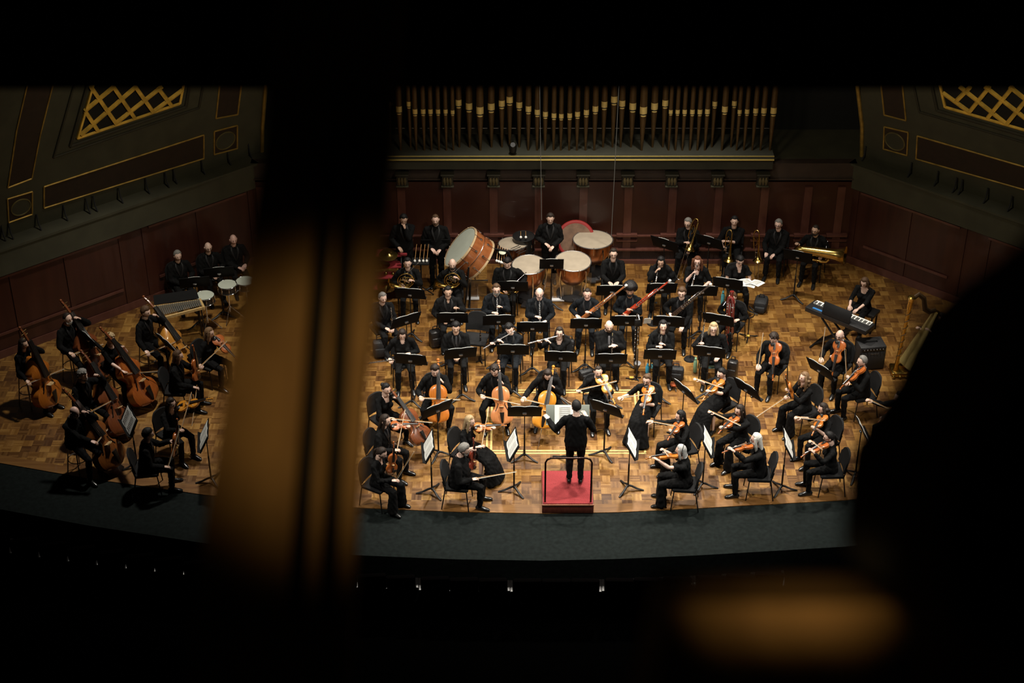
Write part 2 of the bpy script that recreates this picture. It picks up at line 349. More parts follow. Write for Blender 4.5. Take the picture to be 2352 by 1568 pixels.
def make_tuba():
    # +Y from bottom bow to bell
    e = empty('tuba'); b = MB(); b.tube([(.09, .05, 0), (.09, .3, 0), (.09, .55, 0), (.09, .72, 0), (.09, .82, 0), (.09, .89, 0), (.09, .92, 0)], [.075, .095, .105, .115, .14, .175, .2], 26); bb = MB(); bb.v = b.v; bb.f = b.f[:-1]; bb.mi = b.mi[:-1]; bb.build('bell', brass, e)
    t = MB(); t.tube([(.09, .08, 0), (.085, .0, 0), (.05, -.06, 0), (-.01, -.09, 0), (-.08, -.07, 0), (-.125, -.01, 0), (-.135, .1, 0), (-.135, .45, 0), (-.12, .55, 0), (-.06, .60, 0), (-.02, .56, .02), (-.02, .15, .04)], [.07, .068, .064, .06, .055, .05, .045, .036, .032, .028, .025, .02], 14)
    for q, (y0, y1, z) in enumerate(((.12, .5, .09), (.2, .42, .12), (.16, .36, -.07))):
        t.tube([(-.09, y0, z), (-.12, y0 - .03, z), (-.15, y0, z), (-.15, y1, z), (-.12, y1 + .03, z), (-.09, y1, z)], .014, 8, closed=True)
    t.build('tubing', brass, e)
    for i in range(4):
        v = MB(); v.tube([(-.05 + .0 * i, .22 + .05 * i, .05), (-.05, .22 + .05 * i, .18)], .02, 10); v.build('valve', silver, e)
    l = MB(); l.tube([(-.03, .45, .06), (.05, .50, .14), (.10, .50, .20), (.14, .5, .27), (.15, .5, .30)], [.01, .009, .007, .007, .015], 8); l.build('leadpipe', silver, e); return e
FLUTE, CLAR, OBOE, EHORN = Proto(make_flute), Proto(make_clarinet), Proto(make_oboe), Proto(make_english_horn)
BSN = {'brown': Proto(lambda: make_bassoon(BN_BROWN)), 'red': Proto(lambda: make_bassoon(BN_RED)), 'dark': Proto(lambda: make_bassoon(BN_DARK))}
CONTRA, HORN, TRUMPET, TROMBONE, TUBA = Proto(make_contra), Proto(make_horn), Proto(make_trumpet), Proto(make_trombone), Proto(make_tuba)
# ---------------------------------------------------------------- furniture of the stage
seatcloth = mat('chair_cloth', (.008, .008, .0085), .9, 0, .25, 120, .3, spec=.3)
def make_chair():
    e = empty('orchestra_chair'); s = MB(); s.rbox((0, .0, .445), (.45, .43, .05), .02); s.build('seat', seatcloth, e)
    b = MB(); pts = []
    nx, nz = 7, 6; g = {}
    for sd in (0, 1):
        for i in range(nx):
            for j in range(nz):
                u = -1 + 2 * i / (nx - 1); t = j / (nz - 1); w = .225 * (1 - .30 * max(0, t - .55) ** 2 * 4 * (abs(u) ** 2)); z = .52 + .36 * t - (.05 * u * u if t > .7 else 0)
                y = -.205 - .075 * t + .03 * u * u + (0 if sd else -.035); g[sd, i, j] = len(b.v); b.v.append((u * w, y, z))
    for i in range(nx - 1):
        for j in range(nz - 1):
            b.f.append((g[0, i, j], g[0, i, j + 1], g[0, i + 1, j + 1], g[0, i + 1, j])); b.f.append((g[1, i, j], g[1, i + 1, j], g[1, i + 1, j + 1], g[1, i, j + 1]))
    rim = [(i, 0) for i in range(nx)] + [(nx - 1, j) for j in range(1, nz)] + [(i, nz - 1) for i in range(nx - 2, -1, -1)] + [(0, j) for j in range(nz - 2, 0, -1)]
    for k in range(len(rim)):
        a, c = rim[k], rim[(k + 1) % len(rim)]; b.f.append((g[0, a[0], a[1]], g[0, c[0], c[1]], g[1, c[0], c[1]], g[1, a[0], a[1]]))
    b.mi = [0] * len(b.f); b.build('backrest', seatcloth, e)
    for x in (-1, 1):
        l = MB(); l.tube([(x * .21, .18, .43), (x * .225, .22, .0)], .011, 8); l.build('leg', blk, e)
        l = MB(); l.tube([(x * .215, -.24, .62), (x * .215, -.20, .43), (x * .225, -.27, .0)], .011, 8); l.build('leg', blk, e)
    f = MB(); f.tube([(-.21, .18, .42), (.21, .18, .42)], .01, 8); f.tube([(-.213, -.19, .42), (.213, -.19, .42)], .01, 8); f.tube([(-.21, .18, .42), (-.213, -.19, .42)], .01, 8); f.tube([(.21, .18, .42), (.213, -.19, .42)], .01, 8); f.build('seat_frame', blk, e)
    return e
CHAIR = Proto(make_chair)
def make_stool(hh=.72):
    e = empty('bass_stool'); s = MB(); s.lathe([(0, hh - .05), (.165, hh - .05), (.175, hh - .03), (.17, hh), (0, hh + .005)], 20); s.build('seat', seatcloth, e)
    for i in range(4):
        a = PI / 4 + i * PI / 2; l = MB(); l.tube([(.13 * math.cos(a), .13 * math.sin(a), hh - .05), (.22 * math.cos(a), .22 * math.sin(a), 0)], .012, 8); l.build('leg', chrome if False else mat('stool_metal', (.25, .24, .23), .35, .8), e)
    r = MB(); r.tube([(.175 * math.cos(a), .175 * math.sin(a), .32) for a in [2 * PI * i / 20 for i in range(20)]], .009, 6, closed=True); r.build('foot_ring', mat('stool_metal'), e); return e
STOOL = Proto(make_stool)
STAND_T = R(27)
def make_stand(w=.58, hz=.98, dm=None):
    e = empty('music_stand'); d = MB(); rot = MX.Rotation(STAND_T, 3, 'X')   # face +Y side leans back (top towards -Y)
    d.rbox((0, 0, hz), (w, .014, .34), .006, rot); lip = rot @ V((0, .03, -.165)); d.rbox(V((0, 0, hz)) + lip, (w, .065, .012), .004, rot); d.build('desk', dm or mat('stand_desk', (.004, .004, .0042), .7, 0, .2, 20, spec=.12), e)
    p = MB(); p.tube([(0, -.02, hz - .03), (0, -.02, .55), (0, -.02, .545), (0, -.02, .06)], [.009, .009, .015, .015], 10); p.build('post', blk, e)
    k = MB(); k.rbox((0, -.03, hz - .02), (.07, .035, .03), .008); k.build('tilt_bracket', mat('dull_steel', (.45, .45, .46), .35, .9), e)
    for i in range(3):
        a = PI / 2 + i * 2 * PI / 3; c, s = math.cos(a), math.sin(a); l = MB(); l.tube([(0, -.02, .10), (c * .06, s * .06 - .02, .085), (c * .16, s * .16 - .02, .035), (c * .27, s * .27 - .02, .012)], [(.018, .02), (.02, .018), (.022, .012), (.016, .008)], 8); l.build('foot', blk, e)
    return e
STAND = Proto(make_stand); STAND_S = Proto(lambda: make_stand(.47)); STAND_C = Proto(lambda: make_stand(.74, 1.0, mat('desk_grey_green', (.17, .19, .165), .6)))
def page_mesh(n=2, w=.23, h=.305):
    """open score pages lying on a desk: local X across, Z up the desk, face +Y; printed staves are thin grey lines"""
    m = MB()
    for s in ((-1, 1) if n == 2 else (0,)):
        nx = 5
        for i in range(nx):
            u0, u1 = i / nx, (i + 1) / nx
            def P(u, z, y0=0): 
                xx = (s * u if s else u - .5) * w; return (xx, .012 + .012 * math.sin(u * PI) + y0, z)
            m.add([P(u0, -h / 2), P(u1, -h / 2), P(u1, h / 2), P(u0, h / 2), P(u0, -h / 2, -.004), P(u1, -h / 2, -.004), P(u1, h / 2, -.004), P(u0, h / 2, -.004)], [(0, 1, 2, 3), (7, 6, 5, 4), (0, 4, 5, 1), (3, 2, 6, 7), (0, 3, 7, 4), (1, 5, 6, 2)])
        for k in range(8):
            z = h * (.38 - k * .1); x0 = (s * .5 if s else 0) * w; m.box((x0, .0262, z), (w * .55, .001, h * .035), None, 1)
    return m
PRINT = mat('printed_notes', (.42, .42, .40), .8)
def make_pages(): return page_mesh().build('sheet_music', [paper, PRINT], None, False)
def make_page1(): return page_mesh(1).build('sheet_music', [paper, PRINT], None, False)
PAGES, PAGE1 = Proto(make_pages), Proto(make_page1)
STN = []
def stand(px, py, f, who, pages=2, proto=None, z=.98, grp='music stands on the stage', poff=0.0):
    p = at(px, py, z); p.z = 0; M = TM(p, R(f + 180)); (proto or STAND).put(M, 'black music stand ' + who, 'music stand', grp)
    if pages:
        hz = z + (.02 if proto is STAND_C else 0); rot = MX.Rotation(STAND_T, 4, 'X'); PM = M @ MX.Translation((poff, 0, .985 if proto is not STAND_C else 1.005)) @ rot
        (PAGES if pages == 2 else PAGE1).put(PM, ('open' if pages == 2 else 'single') + ' white sheet music on the stand ' + who, 'sheet music', 'sheet music on the stands')
    return p
# ================================================================ people
SKINS = [(.66, .45, .36), (.56, .36, .26), (.40, .22, .14), (.70, .47, .39), (.22, .105, .055), (.66, .41, .34)]
def skinmat(i): return mat('skin_%d' % i, SKINS[i], .42, 0, .08, 12, .05)
HAIRC = {'black': (.008, .007, .007), 'dark': (.022, .014, .010), 'brown': (.075, .040, .020), 'ltbrown': (.17, .10, .05), 'blond': (.36, .26, .14), 'grey': (.19, .18, .165), 'silver': (.42, .42, .41), 'white': (.66, .65, .60), 'auburn': (.12, .045, .022)}
def hairmat(c): return mat('hair_' + c, HAIRC[c], .6, 0, .35, 90, .5, spec=.3)
CL = {'black': (.0048, .0048, .005), 'jet': (.003, .003, .0032), 'navy': (.0065, .0078, .0098), 'char': (.007, .007, .0073)}
def cloth(c): return mat('cloth_' + c, CL[c], .9, 0, .25, 25, .35, spec=.14)
shoe_m = mat('shoe_leather', (.010, .010, .010), .22, 0, .2, 20)
lip_m = mat('lips', (.36, .12, .10), .5); eye_m = mat('eyes', (.045, .025, .02), .3)
def browmat(c): a = HAIRC[c]; return mat('brow_' + c, tuple(.5 * q + w for q, w in zip(a, (.14, .08, .055))), .6)
def g3(d, c, s):
    q = sum(((d[i] - c[i]) / s[i]) ** 2 for i in range(3)); return math.exp(-q) if q < 9 else 0
def headr(d):
    x, y, z = d; px, py, pz = .0765 * x, .097 * y, .116 * z
    if z < 0:
        px *= 1 - .30 * z * z; py = py * (1 + .10 * z) if y > 0 else py * (1 + .42 * z)
    if y > .2: px *= 1; py *= 1 - .06 * max(0, z)
    k = 1 + .27 * g3(d, (0, 1.0, -.16), (.13, .5, .12)) + .13 * g3(d, (0, 1, .02), (.09, .5, .12))
    k += -.075 * (g3(d, (.37, .92, .07), (.17, .5, .10)) + g3(d, (-.37, .92, .07), (.17, .5, .10)))
    k += .05 * g3(d, (0, .93, -.50), (.2, .4, .09)) + .10 * g3(d, (0, .75, -.78), (.25, .4, .16)) + .04 * (g3(d, (.3, .9, .24), (.25, .4, .07)) + g3(d, (-.3, .9, .24), (.25, .4, .07)))
    return px * k, py * k, pz * (1 + .0 * k)
def sphere_dirs(nu, nv):
    D = [(0, 0, -1)]
    for i in range(1, nv):
        a = -PI / 2 + PI * i / nv
        for j in range(nu):
            b = 2 * PI * (j + .5) / nu; D.append((math.cos(a) * math.cos(b), math.cos(a) * math.sin(b), math.sin(a)))
    D.append((0, 0, 1)); T = len(D) - 1; fs = []
    for j in range(nu):
        k = (j + 1) % nu; fs.append((0, 1 + k, 1 + j)); fs.append((T, 1 + (nv - 2) * nu + j, 1 + (nv - 2) * nu + k))
        for i in range(nv - 2): fs.append((1 + i * nu + j, 1 + i * nu + k, 1 + (i + 1) * nu + k, 1 + (i + 1) * nu + j))
    return D, fs
def head_template():
    D, fs = sphere_dirs(44, 32); m = MB(); vs = [headr(d) for d in D]; mi = []
    for f in fs:
        c = [sum(D[i][k] for i in f) / len(f) for k in range(3)]; x, y, z = c; t = 0
        if y > .5:
            if abs(abs(x) - .36) < .15 and abs(z - .22) < .05: t = 1
            elif abs(abs(x) - .36) < .085 and abs(z - .05) < .05: t = 3
            elif abs(x) < .27 and abs(z + .50) < .055: t = 2
        mi.append(t)
    m.add(vs, fs); m.mi = mi
    for s in (-1, 1):
        m.ell((s * .079, -.005, -.005), (.010, .020, .033), MX.Rotation(s * .35, 3, 'Z'), 10, 7)
    m.tube([(0, -.012, -.06), (0, -.022, -.15), (0, -.03, -.19)], [(.056, .058), (.056, .056), (.064, .06)], 16, (1, 0, 0)); return m
HEAD = head_template()
def hand_template(curl, spread=1.0):
    """right hand: wrist at origin, fingers towards +Y, palm faces -Z, thumb on -X side"""
    m = MB(); m.tube([(0, -.025, 0), (0, .0, 0), (0, .03, 0), (0, .07, 0), (0, .092, 0)], [(.026, .019), (.027, .018), (.038, .016), (.043, .014), (.038, .010)], 12, (1, 0, 0))
    for i, (x, L, r) in enumerate(((-.031, .074, .0085), (-.0105, .084, .009), (.0105, .078, .0085), (.031, .062, .0075))):
        p = V((x, .080, 0)); a = -.1; pts = [p.copy()]; sp = x * 2.2 * spread
        for q, fr in enumerate((.45, .30, .25)):
            a += curl * (.75 + .08 * i) * (.8 if q == 0 else 1.15)
            p = p + V((sp * fr * L * 3, math.cos(a), -math.sin(a))).normalized() * (L * fr); pts.append(p.copy())
        m.tube(pts, [r * 1.1, r, r * .95, r * .75], 7)
    t = [V((-.026, .012, -.004)), V((-.050, .038, -.014)), V((-.060, .066, -.020 - .012 * curl)), V((-.052 + .006 * curl, .092, -.026 - .02 * curl))]
    m.tube(t, [.014, .012, .0105, .008], 7); return m
HT = {c: hand_template(c) for c in (.25, .6, 1.05)}
def mirror(mb):
    o = MB(); o.v = [(-x, y, z) for x, y, z in mb.v]; o.f = [tuple(reversed(f)) for f in mb.f]; o.mi = list(mb.mi); return o
HTL = {c: mirror(m) for c, m in HT.items()}
def smoothstep(a, b, x): t = min(1, max(0, (x - a) / (b - a))); return t * t * (3 - 2 * t)
def hair_mesh(style, rnd):
    D, fs = sphere_dirs(36, 26); m = MB(); th = .016; zf, zs, zn, nz = .70, .04, -.42, .15
    if style == 'receding': zf, th = .88, .010
    if style == 'crop': th, nz = .008, .08
    if style == 'ring': zf, th = 1.2, .009
    if style in ('long', 'bob', 'curlylong', 'pony', 'bun'): th, zf = .016, .66
    if style in ('shaggy', 'curly'): th, zf, nz, zn = .022, .58, .25, -.5
    if style == 'afro': th, zf, nz, zn = .088, .45, .05, -.62
    if style == 'fringe': th, zf = .018, .46
    vs = []
    for d in D:
        x, y, z = d; line = zn + (zs - zn) * smoothstep(-.55, .1, y) + (zf - zs) * smoothstep(.10, .45, y)
        if style == 'ring': msk = smoothstep(line - .06, line + .04, z) * (1 - smoothstep(.42, .6, z)) * (1 - smoothstep(.0, .25, y))
        else: msk = .42 * smoothstep(line - .06, line + .03, z) + .58 * smoothstep(line, line + .34, z)
        n = math.sin(x * 17 + rnd * 9) * math.sin(y * 19 + rnd * 5) * math.sin(z * 15 + rnd * 3) + .4 * math.sin(x * 31 + y * 27 + rnd)
        h = V(headr((x, min(y, .2) if False else y, z))); b = V((.0765 * x, .097 * y, .116 * z)); r = h if msk < .02 else b * .3 + h * .7
        t = th * (1 + nz * n) * (1 + (.35 if z > 0 else 0) * z) 
        vs.append(r + V(d) * (t * msk - .010 * (1 - msk)))
    m.add(vs, fs); far = False
    if style in ('long', 'curlylong', 'bob', 'pony', 'bun', 'wispy', 'halfpony'):
        far = True; q = 1.0 + (.25 if style == 'curlylong' else 0); L = {'bob': -.17, 'long': -.30, 'curlylong': -.30, 'wispy': -.24, 'pony': -.26, 'halfpony': -.30}.get(style, 0)
        if style == 'bun': m.ell((0, -.125, .03), (.045, .04, .042))
        elif style == 'pony':
            m.ell((0, -.105, .03), .028); m.tube([(0, -.11, .03), (0, -.14, -.03), (0, -.135, -.14), (0, -.12, L)], [.022, .034, .03, .010], 10)
        else:
            m.tube([(0, -.03, .06), (0, -.06, -.04), (0, -.075, -.14), (0, -.085, L + .05), (0, -.08, L)], [(.08, .07), (.088 * q, .05), (.095 * q, .042), (.10 * q, .04), (.05, .02)], 16, (1, 0, 0))
            for s in (-1, 1):
                m.tube([(s * .06, .02, .06), (s * .082 * q, .02, -.02), (s * .088 * q, .015, -.12), (s * .085 * q, .01, max(L, -.24))], [.03, .028, .03, .016], 10)
            if style == 'curlylong':
                for i in range(26):
                    a = rnd * 7 + i * 2.4; m.ell((.095 * math.cos(a) * 1.1, -.05 + .06 * math.sin(a), .02 - .32 * i / 26), .034, None, 8, 6)
    if style == 'afro': far = True
    if style == 'curly':
        for i in range(40):
            a, bq = rnd * 5 + i * 2.39996, 1 - 1.3 * (i + .5) / 40; rr = math.sqrt(max(0, 1 - bq * bq)); dd = V((rr * math.cos(a), rr * math.sin(a), bq))
            if dd.y > .1 and dd.z < .6: continue
            t = .012; p = V((.0765 * dd.x, .097 * dd.y, .116 * dd.z)) + dd * t
            m.ell(p, .024, None, 8, 6)
        far = True
    return m, far
def ik(S, W, l1, l2, pole):
    S, W, pole = V(S), V(W), V(pole); d = W - S; D = min(d.length, .985 * (l1 + l2)); n = d.normalized()
    a = (l1 * l1 - l2 * l2 + D * D) / (2 * D); h = math.sqrt(max(1e-6, l1 * l1 - a * a)); p = pole - n * pole.dot(n)
    if p.length < 1e-4: p = V((0, -1, 0))
    return S + n * a + p.normalized() * h, S + n * D
PEOPLE = {}
PS = .93
def person(key, who, extra, head, f=0, pose='lap', **o):
    g = o.get; fem = g('sex', 'm') == 'f'; k = g('k', .95 if fem else 1.0); bulk = g('bulk', .92 if fem else 1.0); st = g('stand', False)
    seat = g('seat', .46); lean = R(g('lean', 0 if st else 6)); tilt = R(g('roll', 0)); zf = g('z', 0.0)
    hip = V((0, 0, (.93 * k if st else seat + .085))); Rl = MX.Rotation(tilt, 3, 'Y') @ MX.Rotation(-lean, 3, 'X')
    u = Rl @ V((0, 0, 1)); fwv = Rl @ V((0, 1, 0)); rx = Rl @ V((1, 0, 0))
    def T(t, x=0, y=0): return hip + u * (t * k) + rx * (x * bulk) + fwv * (y * bulk)
    N = T(.525); hp, hy, hr = R(g('hp', 17) - 11), R(g('hy', 0)), R(g('hr', 0))   # head pitch down, yaw to own left +, roll
    Rh = MX.Rotation(hy, 3, 'Z') @ MX.Rotation(hr, 3, 'Y') @ MX.Rotation(-hp, 3, 'X')
    hs = .98 * (.96 if fem else 1.0) * g('hs', 1.0)
    Hd = N + u * (.045 * k) + V((0, .01, 0)) + Rh @ V((0, .025, .105)) * hs
    W = at(head[0], head[1], Hd.z * PS + zf); psi = R(f + 180); off = MX.Rotation(psi, 3, 'Z') @ V((Hd.x, Hd.y, 0)) * PS
    Og = V((W.x - off.x, W.y - off.y, zf)); M = TM(Og, psi) @ MX.Scale(PS, 4); Mi = M.inverted()
    root = empty('person', M, who + (', ' + extra if extra else ''), 'person', g('group', 'orchestra musicians'))
    L = dict(M=M, O=Og, f=f, who=who, hip=hip, N=N, Hd=Hd, T=T, root=root, Rh=Rh, hs=hs, k=k); PEOPLE[key] = L
    def px(p, a):                     # pixel + local anchor -> local point
        return Mi @ near(p[0], p[1], M @ V(a)) if p else V(a)
    L['px'] = px
    mouth = Hd + Rh @ V((0, .095, -.058)) * hs; L['mouth'] = mouth
    # ---------------- default hand anchors per pose
    sx = .185 * bulk; S = {1: T(.42, .182), -1: T(.42, -.182)}; c = T(.30)
    A = {'lap': ((.07, .30, hip.z + .12), (-.05, .31, hip.z + .12)), 'knees': ((.13, .38, hip.z + .11), (-.13, .38, hip.z + .11)),
         'violin': ((.24, .40, c.z + .13), (-.28, .44, c.z + .27)), 'rest': ((.10, .36, hip.z + .18), (-.05, .30, c.z)), 'cello': ((.30, .42, hip.z + .20), (-.13, .22, c.z + .22)),
         'bass': ((.22, .42, hip.z + .18), (-.24, .22, c.z + .42)), 'clar': ((.03, .36, c.z - .02), (-.01, .27, c.z + .11)), 'oboelap': ((.04, .3, c.z), (-.03, .28, hip.z + .13)),
         'flute': ((.34, .24, c.z + .20), (.14, .24, c.z + .26)), 'bsn': ((.20, .27, hip.z + .14), (-.10, .30, c.z + .1)), 'horn': ((.22, .24, hip.z + .26), (-.09, .33, hip.z + .38)),
         'trp': ((.06, .26, c.z + .12), (-.12, .30, hip.z + .13)), 'down': ((.05, .22, hip.z + .02), (-.04, .23, hip.z - .0)), 'conduct': ((.38, .36, c.z + .25), (-.38, .36, c.z + .22)), 'keys': ((.16, .46, .76), (-.16, .46, .76)), 'tbn': ((.0, .36, c.z + .02), (-.04, .30, c.z + .1))}[pose]
    ra, la = px(g('RH'), g('ra', A[0])), px(g('LH'), g('la', A[1]))
    L['RH'], L['LH'] = ra, la
    l1, l2 = .285 * k, .255 * k; pol = {1: V(g('rp', (.6, -.25, -1))), -1: V(g('lp', (-.6, -.25, -1)))}
    arms = {}; hands = []
    for s, tg, roll, curl in ((1, ra, g('rr', 0), g('rc', .6)), (-1, la, g('lr', 0), g('lc', .6))):
        E, Wr = ik(S[s], tg, l1, l2 + .07, pol[s]); fd = (Wr - E).normalized(); wr = Wr - fd * .075
        E, wr = ik(S[s], wr, l1, l2, pol[s]); fd = (wr - E).normalized(); hd = (fd + V(g('hd', (0, 0, 0)))).normalized()
        arms[s] = (S[s], E, wr); fr = MX.Translation(wr) @ frame(hd).to_4x4() @ MX.Rotation(R(roll), 4, 'Y') @ MX.Scale(.97 * (k ** .6), 4)
        hands.append(((HT if s > 0 else HTL)[curl], fr)); L['arm%d' % s] = arms[s]
    # ---------------- torso sections  (t, rx, ry, y)
    TS = [(-.11, .185, .135, .0), (-.05, .198, .15, 0), (.04, .19, .145, .0), (.14, .18, .138, .005), (.25, .183, .138, .008), (.35, .178, .128, .0), (.42, .145, .108, -.01), (.475, .098, .085, -.015), (.53, .066, .066, -.012)]
    if fem: TS = [(-.11, .18, .13, 0), (-.04, .19, .14, 0), (.05, .165, .125, 0), (.15, .142, .11, 0), (.25, .155, .12, .008), (.35, .165, .118, .0), (.43, .145, .098, -.01), (.48, .098, .078, -.015), (.525, .056, .058, -.012)]
    if g('belly'): TS = [(t, a * (1 + g('belly') * (.12 if t < .3 else .06)), b * (1 + g('belly') * (.3 if t < .28 else .1)), y + g('belly') * (.03 if t < .28 else 0)) for t, a, b, y in TS]
    if st: TS[0] = (-.16, .165, .125, 0)
    def torso(m, q, t0=-9, t1=9):
        ss = [x for x in TS if t0 <= x[0] <= t1]; m.tube([T(t, 0, y) for t, a, b, y in ss], [(a * bulk * q, b * bulk * q) for t, a, b, y in ss], 20, rx)
        m.tube([T(.405, -.185), T(.45, -.105), T(.465, 0), T(.45, .105), T(.405, .185)], [.056 * q, .058 * q, .052 * q, .058 * q, .056 * q], 12)
        if fem:
            for s in (-1, 1): m.ell(T(.285, s * .072, .098), (.062 * q, .055 * q, .06 * q), Rl, 12, 8)
    def arm(m, s, q, cov=1.0):
        a, e, w = arms[s]; d2 = (w - e); pts = [a, a + (e - a) * .3, a + (e - a) * .8, e, e + d2 * .2, e + d2 * .6, w]; rr = [.062, .057, .046, .044, .045, .038, .030]
        if q >= 1: rr = [.064, .066, .061, .058, .058, .052, .043]
        if fem and q >= 1: rr = [x * .9 for x in rr]
        tot = cov * 2; n = 2
        if cov < 1:
            cut = []; 
            for p, r, tt in zip(pts, rr, (0, .3, .8, 1, 1.2, 1.6, 2.0)):
                if tt <= tot: cut.append((p, r))
            pe = a + (e - a) * min(1, tot) if tot <= 1 else e + d2 * (tot - 1); cut.append((pe, cut[-1][1] * 1.0)); 
            pts, rr = [x for x, _ in cut], [x for _, x in cut]
            if g('flare'): rr[-1] *= 1.5
        m.tube(pts, [r * bulk ** .6 * (q if q < 1 else q) for r in rr], 12); m.ell(a, .063 * bulk * q, None, 12, 8)
    # legs
    lw = g('legs', (.10, .12)); kz = hip.z - .02 if not st else 0; Lg = {}
    for s in (-1, 1):
        h = hip + V((s * .092 * bulk, .02, -.01))
        if st:
            ank = V((s * .10, g('step', 0) * s, .085)); kn = (h + ank) / 2 + V((0, .03, 0)); kn.z = .49 * k
        else:
            kx, ax = g('knee', .13), g('ank', .14); sh = g('fwd', 0.0) + (g('fwdR', 0) if s > 0 else g('fwdL', 0))
            kn = V((s * kx, math.sqrt(max(.01, .43 ** 2 - max(0, kx - .1) ** 2)) * k, min(.53, .50 + max(0, seat - .46) * .55 - abs(sh) * .08))); ank = V((s * ax, .41 * k + sh, .085))
            if seat > .6 : ank.y = .40 + sh; 
        Lg[s] = (h, kn, ank)
    def legs(m, q):
        for s in (-1, 1):
            h, kn, an = Lg[s]; m.tube([h, h + (kn - h) * .5, kn - (kn - h).normalized() * .05, kn + V((0, .01, 0)), kn + (an - kn) * .15, kn + (an - kn) * .5, an], [r * q * bulk ** .5 for r in (.092, .082, .066, .062, .062, .057, .048 if q >= 1 else .036)], 12)
    # ---------------- body (one surface) : torso, neck, arms, legs by union, then head and hands
    b = MB(); torso(b, .84); b.tube([T(.46, 0, -.015), N + u * .02, Hd + Rh @ V((0, -.02, -.10))], [.066 * bulk, .057, .054], 14); arm(b, 1, .84); arm(b, -1, .84)
    legs(b, .80)
    for s in (-1, 1): b.tube([Lg[s][2] + V((0, -.04, -.045)), Lg[s][2] + V((0, .05, -.05)), Lg[s][2] + V((0, .14, -.06))], [.028, .032, .02], 10)
    b.ell(hip, (.16 * bulk, .12, .11))
    HM = MX.Translation(Hd) @ Rh.to_4x4() @ MX.Scale(hs, 4)
    hc = g('hc', 'black'); sk = g('skin', 0)
    def post(me, vs, nm):
        q = np.empty(len(me.loops), 'i'); me.loops.foreach_get('vertex_index', q); q = q.reshape(-1, 4).tolist(); mb = MB(); mb.v = vs.tolist(); mb.f = q; mb.mi = [0] * len(q)
        n0 = len(mb.f); mb.add([HM @ V(p) for p in HEAD.v], HEAD.f); mb.mi = [0] * n0 + HEAD.mi
        for hm, fr in hands: mb.add([fr @ V(p) for p in hm.v], hm.f)
        x = bpy.data.meshes.new('body'); x.from_pydata(mb.v, [], mb.f); x.polygons.foreach_set('material_index', mb.mi); return x
    union(b, 'body', [skinmat(sk), browmat(hc if hc not in ('silver', 'white', 'blond') else 'grey'), lip_m, eye_m], root, .014, 2, post)
    for p in root.children: pass
    # ---------------- garments
    cm = cloth(g('cloth', 'black')); tops = MB(); torso(tops, 1.0); cov = g('sleeve', 1.0); arm(tops, 1, 1.0, cov); arm(tops, -1, 1.0, cov)
    if g('fullsleeve'):
        for s in (-1, 1): tops.ell(arms[s][0] + (arms[s][1] - arms[s][0]) * .5, .085)
    if st:
        tops.tube([T(-.02), T(-.10), T(-.17)], [(.175 * bulk, .13 * bulk), (.182 * bulk, .135 * bulk), (.18 * bulk, .13 * bulk)], 18, rx)
    vn = g('vneck', 0.0); vw = g('vwide', .055)
    ph = len(PEOPLE) * 1.7
    def folds(me, vs, amp=.0042):
        nn = np.empty(len(me.vertices) * 3, 'f'); me.vertices.foreach_get('normal', nn); nn = nn.reshape(-1, 3); x, y, z = vs[:, 0], vs[:, 1], vs[:, 2]
        w = np.sin(31 * z + 9 * np.sin(11 * x + ph) + 7 * y) * np.sin(19 * x + 8 * np.sin(13 * y + ph) + 5 * z) + .6 * np.sin(47 * (z + .7 * y) + 6 * np.sin(17 * x))
        return vs + nn * (amp * w)[:, None]
    def fpost(me, vs, nm):
        q = np.empty(len(me.loops), 'i'); me.loops.foreach_get('vertex_index', q); x = bpy.data.meshes.new('lower'); x.from_pydata(folds(me, vs).tolist(), [], q.reshape(-1, 4).tolist()); return x
    def gpost(me, vs, nm):
        q = np.empty(len(me.loops), 'i'); me.loops.foreach_get('vertex_index', q); q = q.reshape(-1, 4); cc = vs[q].mean(1); rel = cc - np.array(hip)
        t = rel @ np.array(u); xx = rel @ np.array(rx); yy = rel @ np.array(fwv); top = .525 * k; d = (top - vn * k)
        kill = (yy > -.01) & (t > d) & (np.abs(xx) < vw * (.5 + .5 * np.clip((t - d) / max(vn * k, .01), 0, 1)))
        kill |= (t > top + .0) & (np.abs(xx) < .075)
        q = q[~kill]; x = bpy.data.meshes.new('top'); x.from_pydata(folds(me, vs).tolist(), [], q.tolist()); return x
    union(tops, g('topname', 'blouse' if fem else 'jacket'), cm, root, .0135, 3, gpost)
    lo = MB()
    if g('skirt'):
        y1 = .52; lo.tube([hip + V((0, 0, .06)), hip + V((0, .12, .02)), hip + V((0, .34, .0)), hip + V((0, .50, -.09)), V((0, y1 + .06, .28)), V((0, y1 + .10, .03))], [(.17, .13), (.19, .12), (.19, .10), (.19, .10), (.21, .11), (.27, .15)], 20, (1, 0, 0)); lo.ell(hip, (.18, .14, .12))
    else:
        legs(lo, 1.0 if not g('wide') else 1.12); lo.ell(hip + V((0, -.01, .0)), (.172 * bulk, .135 * bulk, .12))
        if g('wide'):
            for s in (-1, 1): lo.tube([Lg[s][1], (Lg[s][1] + Lg[s][2]) / 2, Lg[s][2] + V((0, 0, -.03))], [.07, .085, .105], 12)
    union(lo, 'skirt' if g('skirt') else 'trousers', cm, root, .0135, 3, fpost)
    for s in (-1, 1):
        a = Lg[s][2]; sh = MB(); tw = s * .02
        sh.tube([a + V((0, -.075, -.045)), a + V((0, -.06, -.04)), a + V((0, .0, -.035)), a + V((tw * .5, .08, -.05)), a + V((tw, .15, -.058)), a + V((tw, .185, -.065))], [(.022, .02), (.036, .040), (.040, .05), (.043, .034), (.040, .026), (.018, .014)], 12, (1, 0, 0)); sh.build('shoe', shoe_m, root)
    hst = g('hair', 'short')
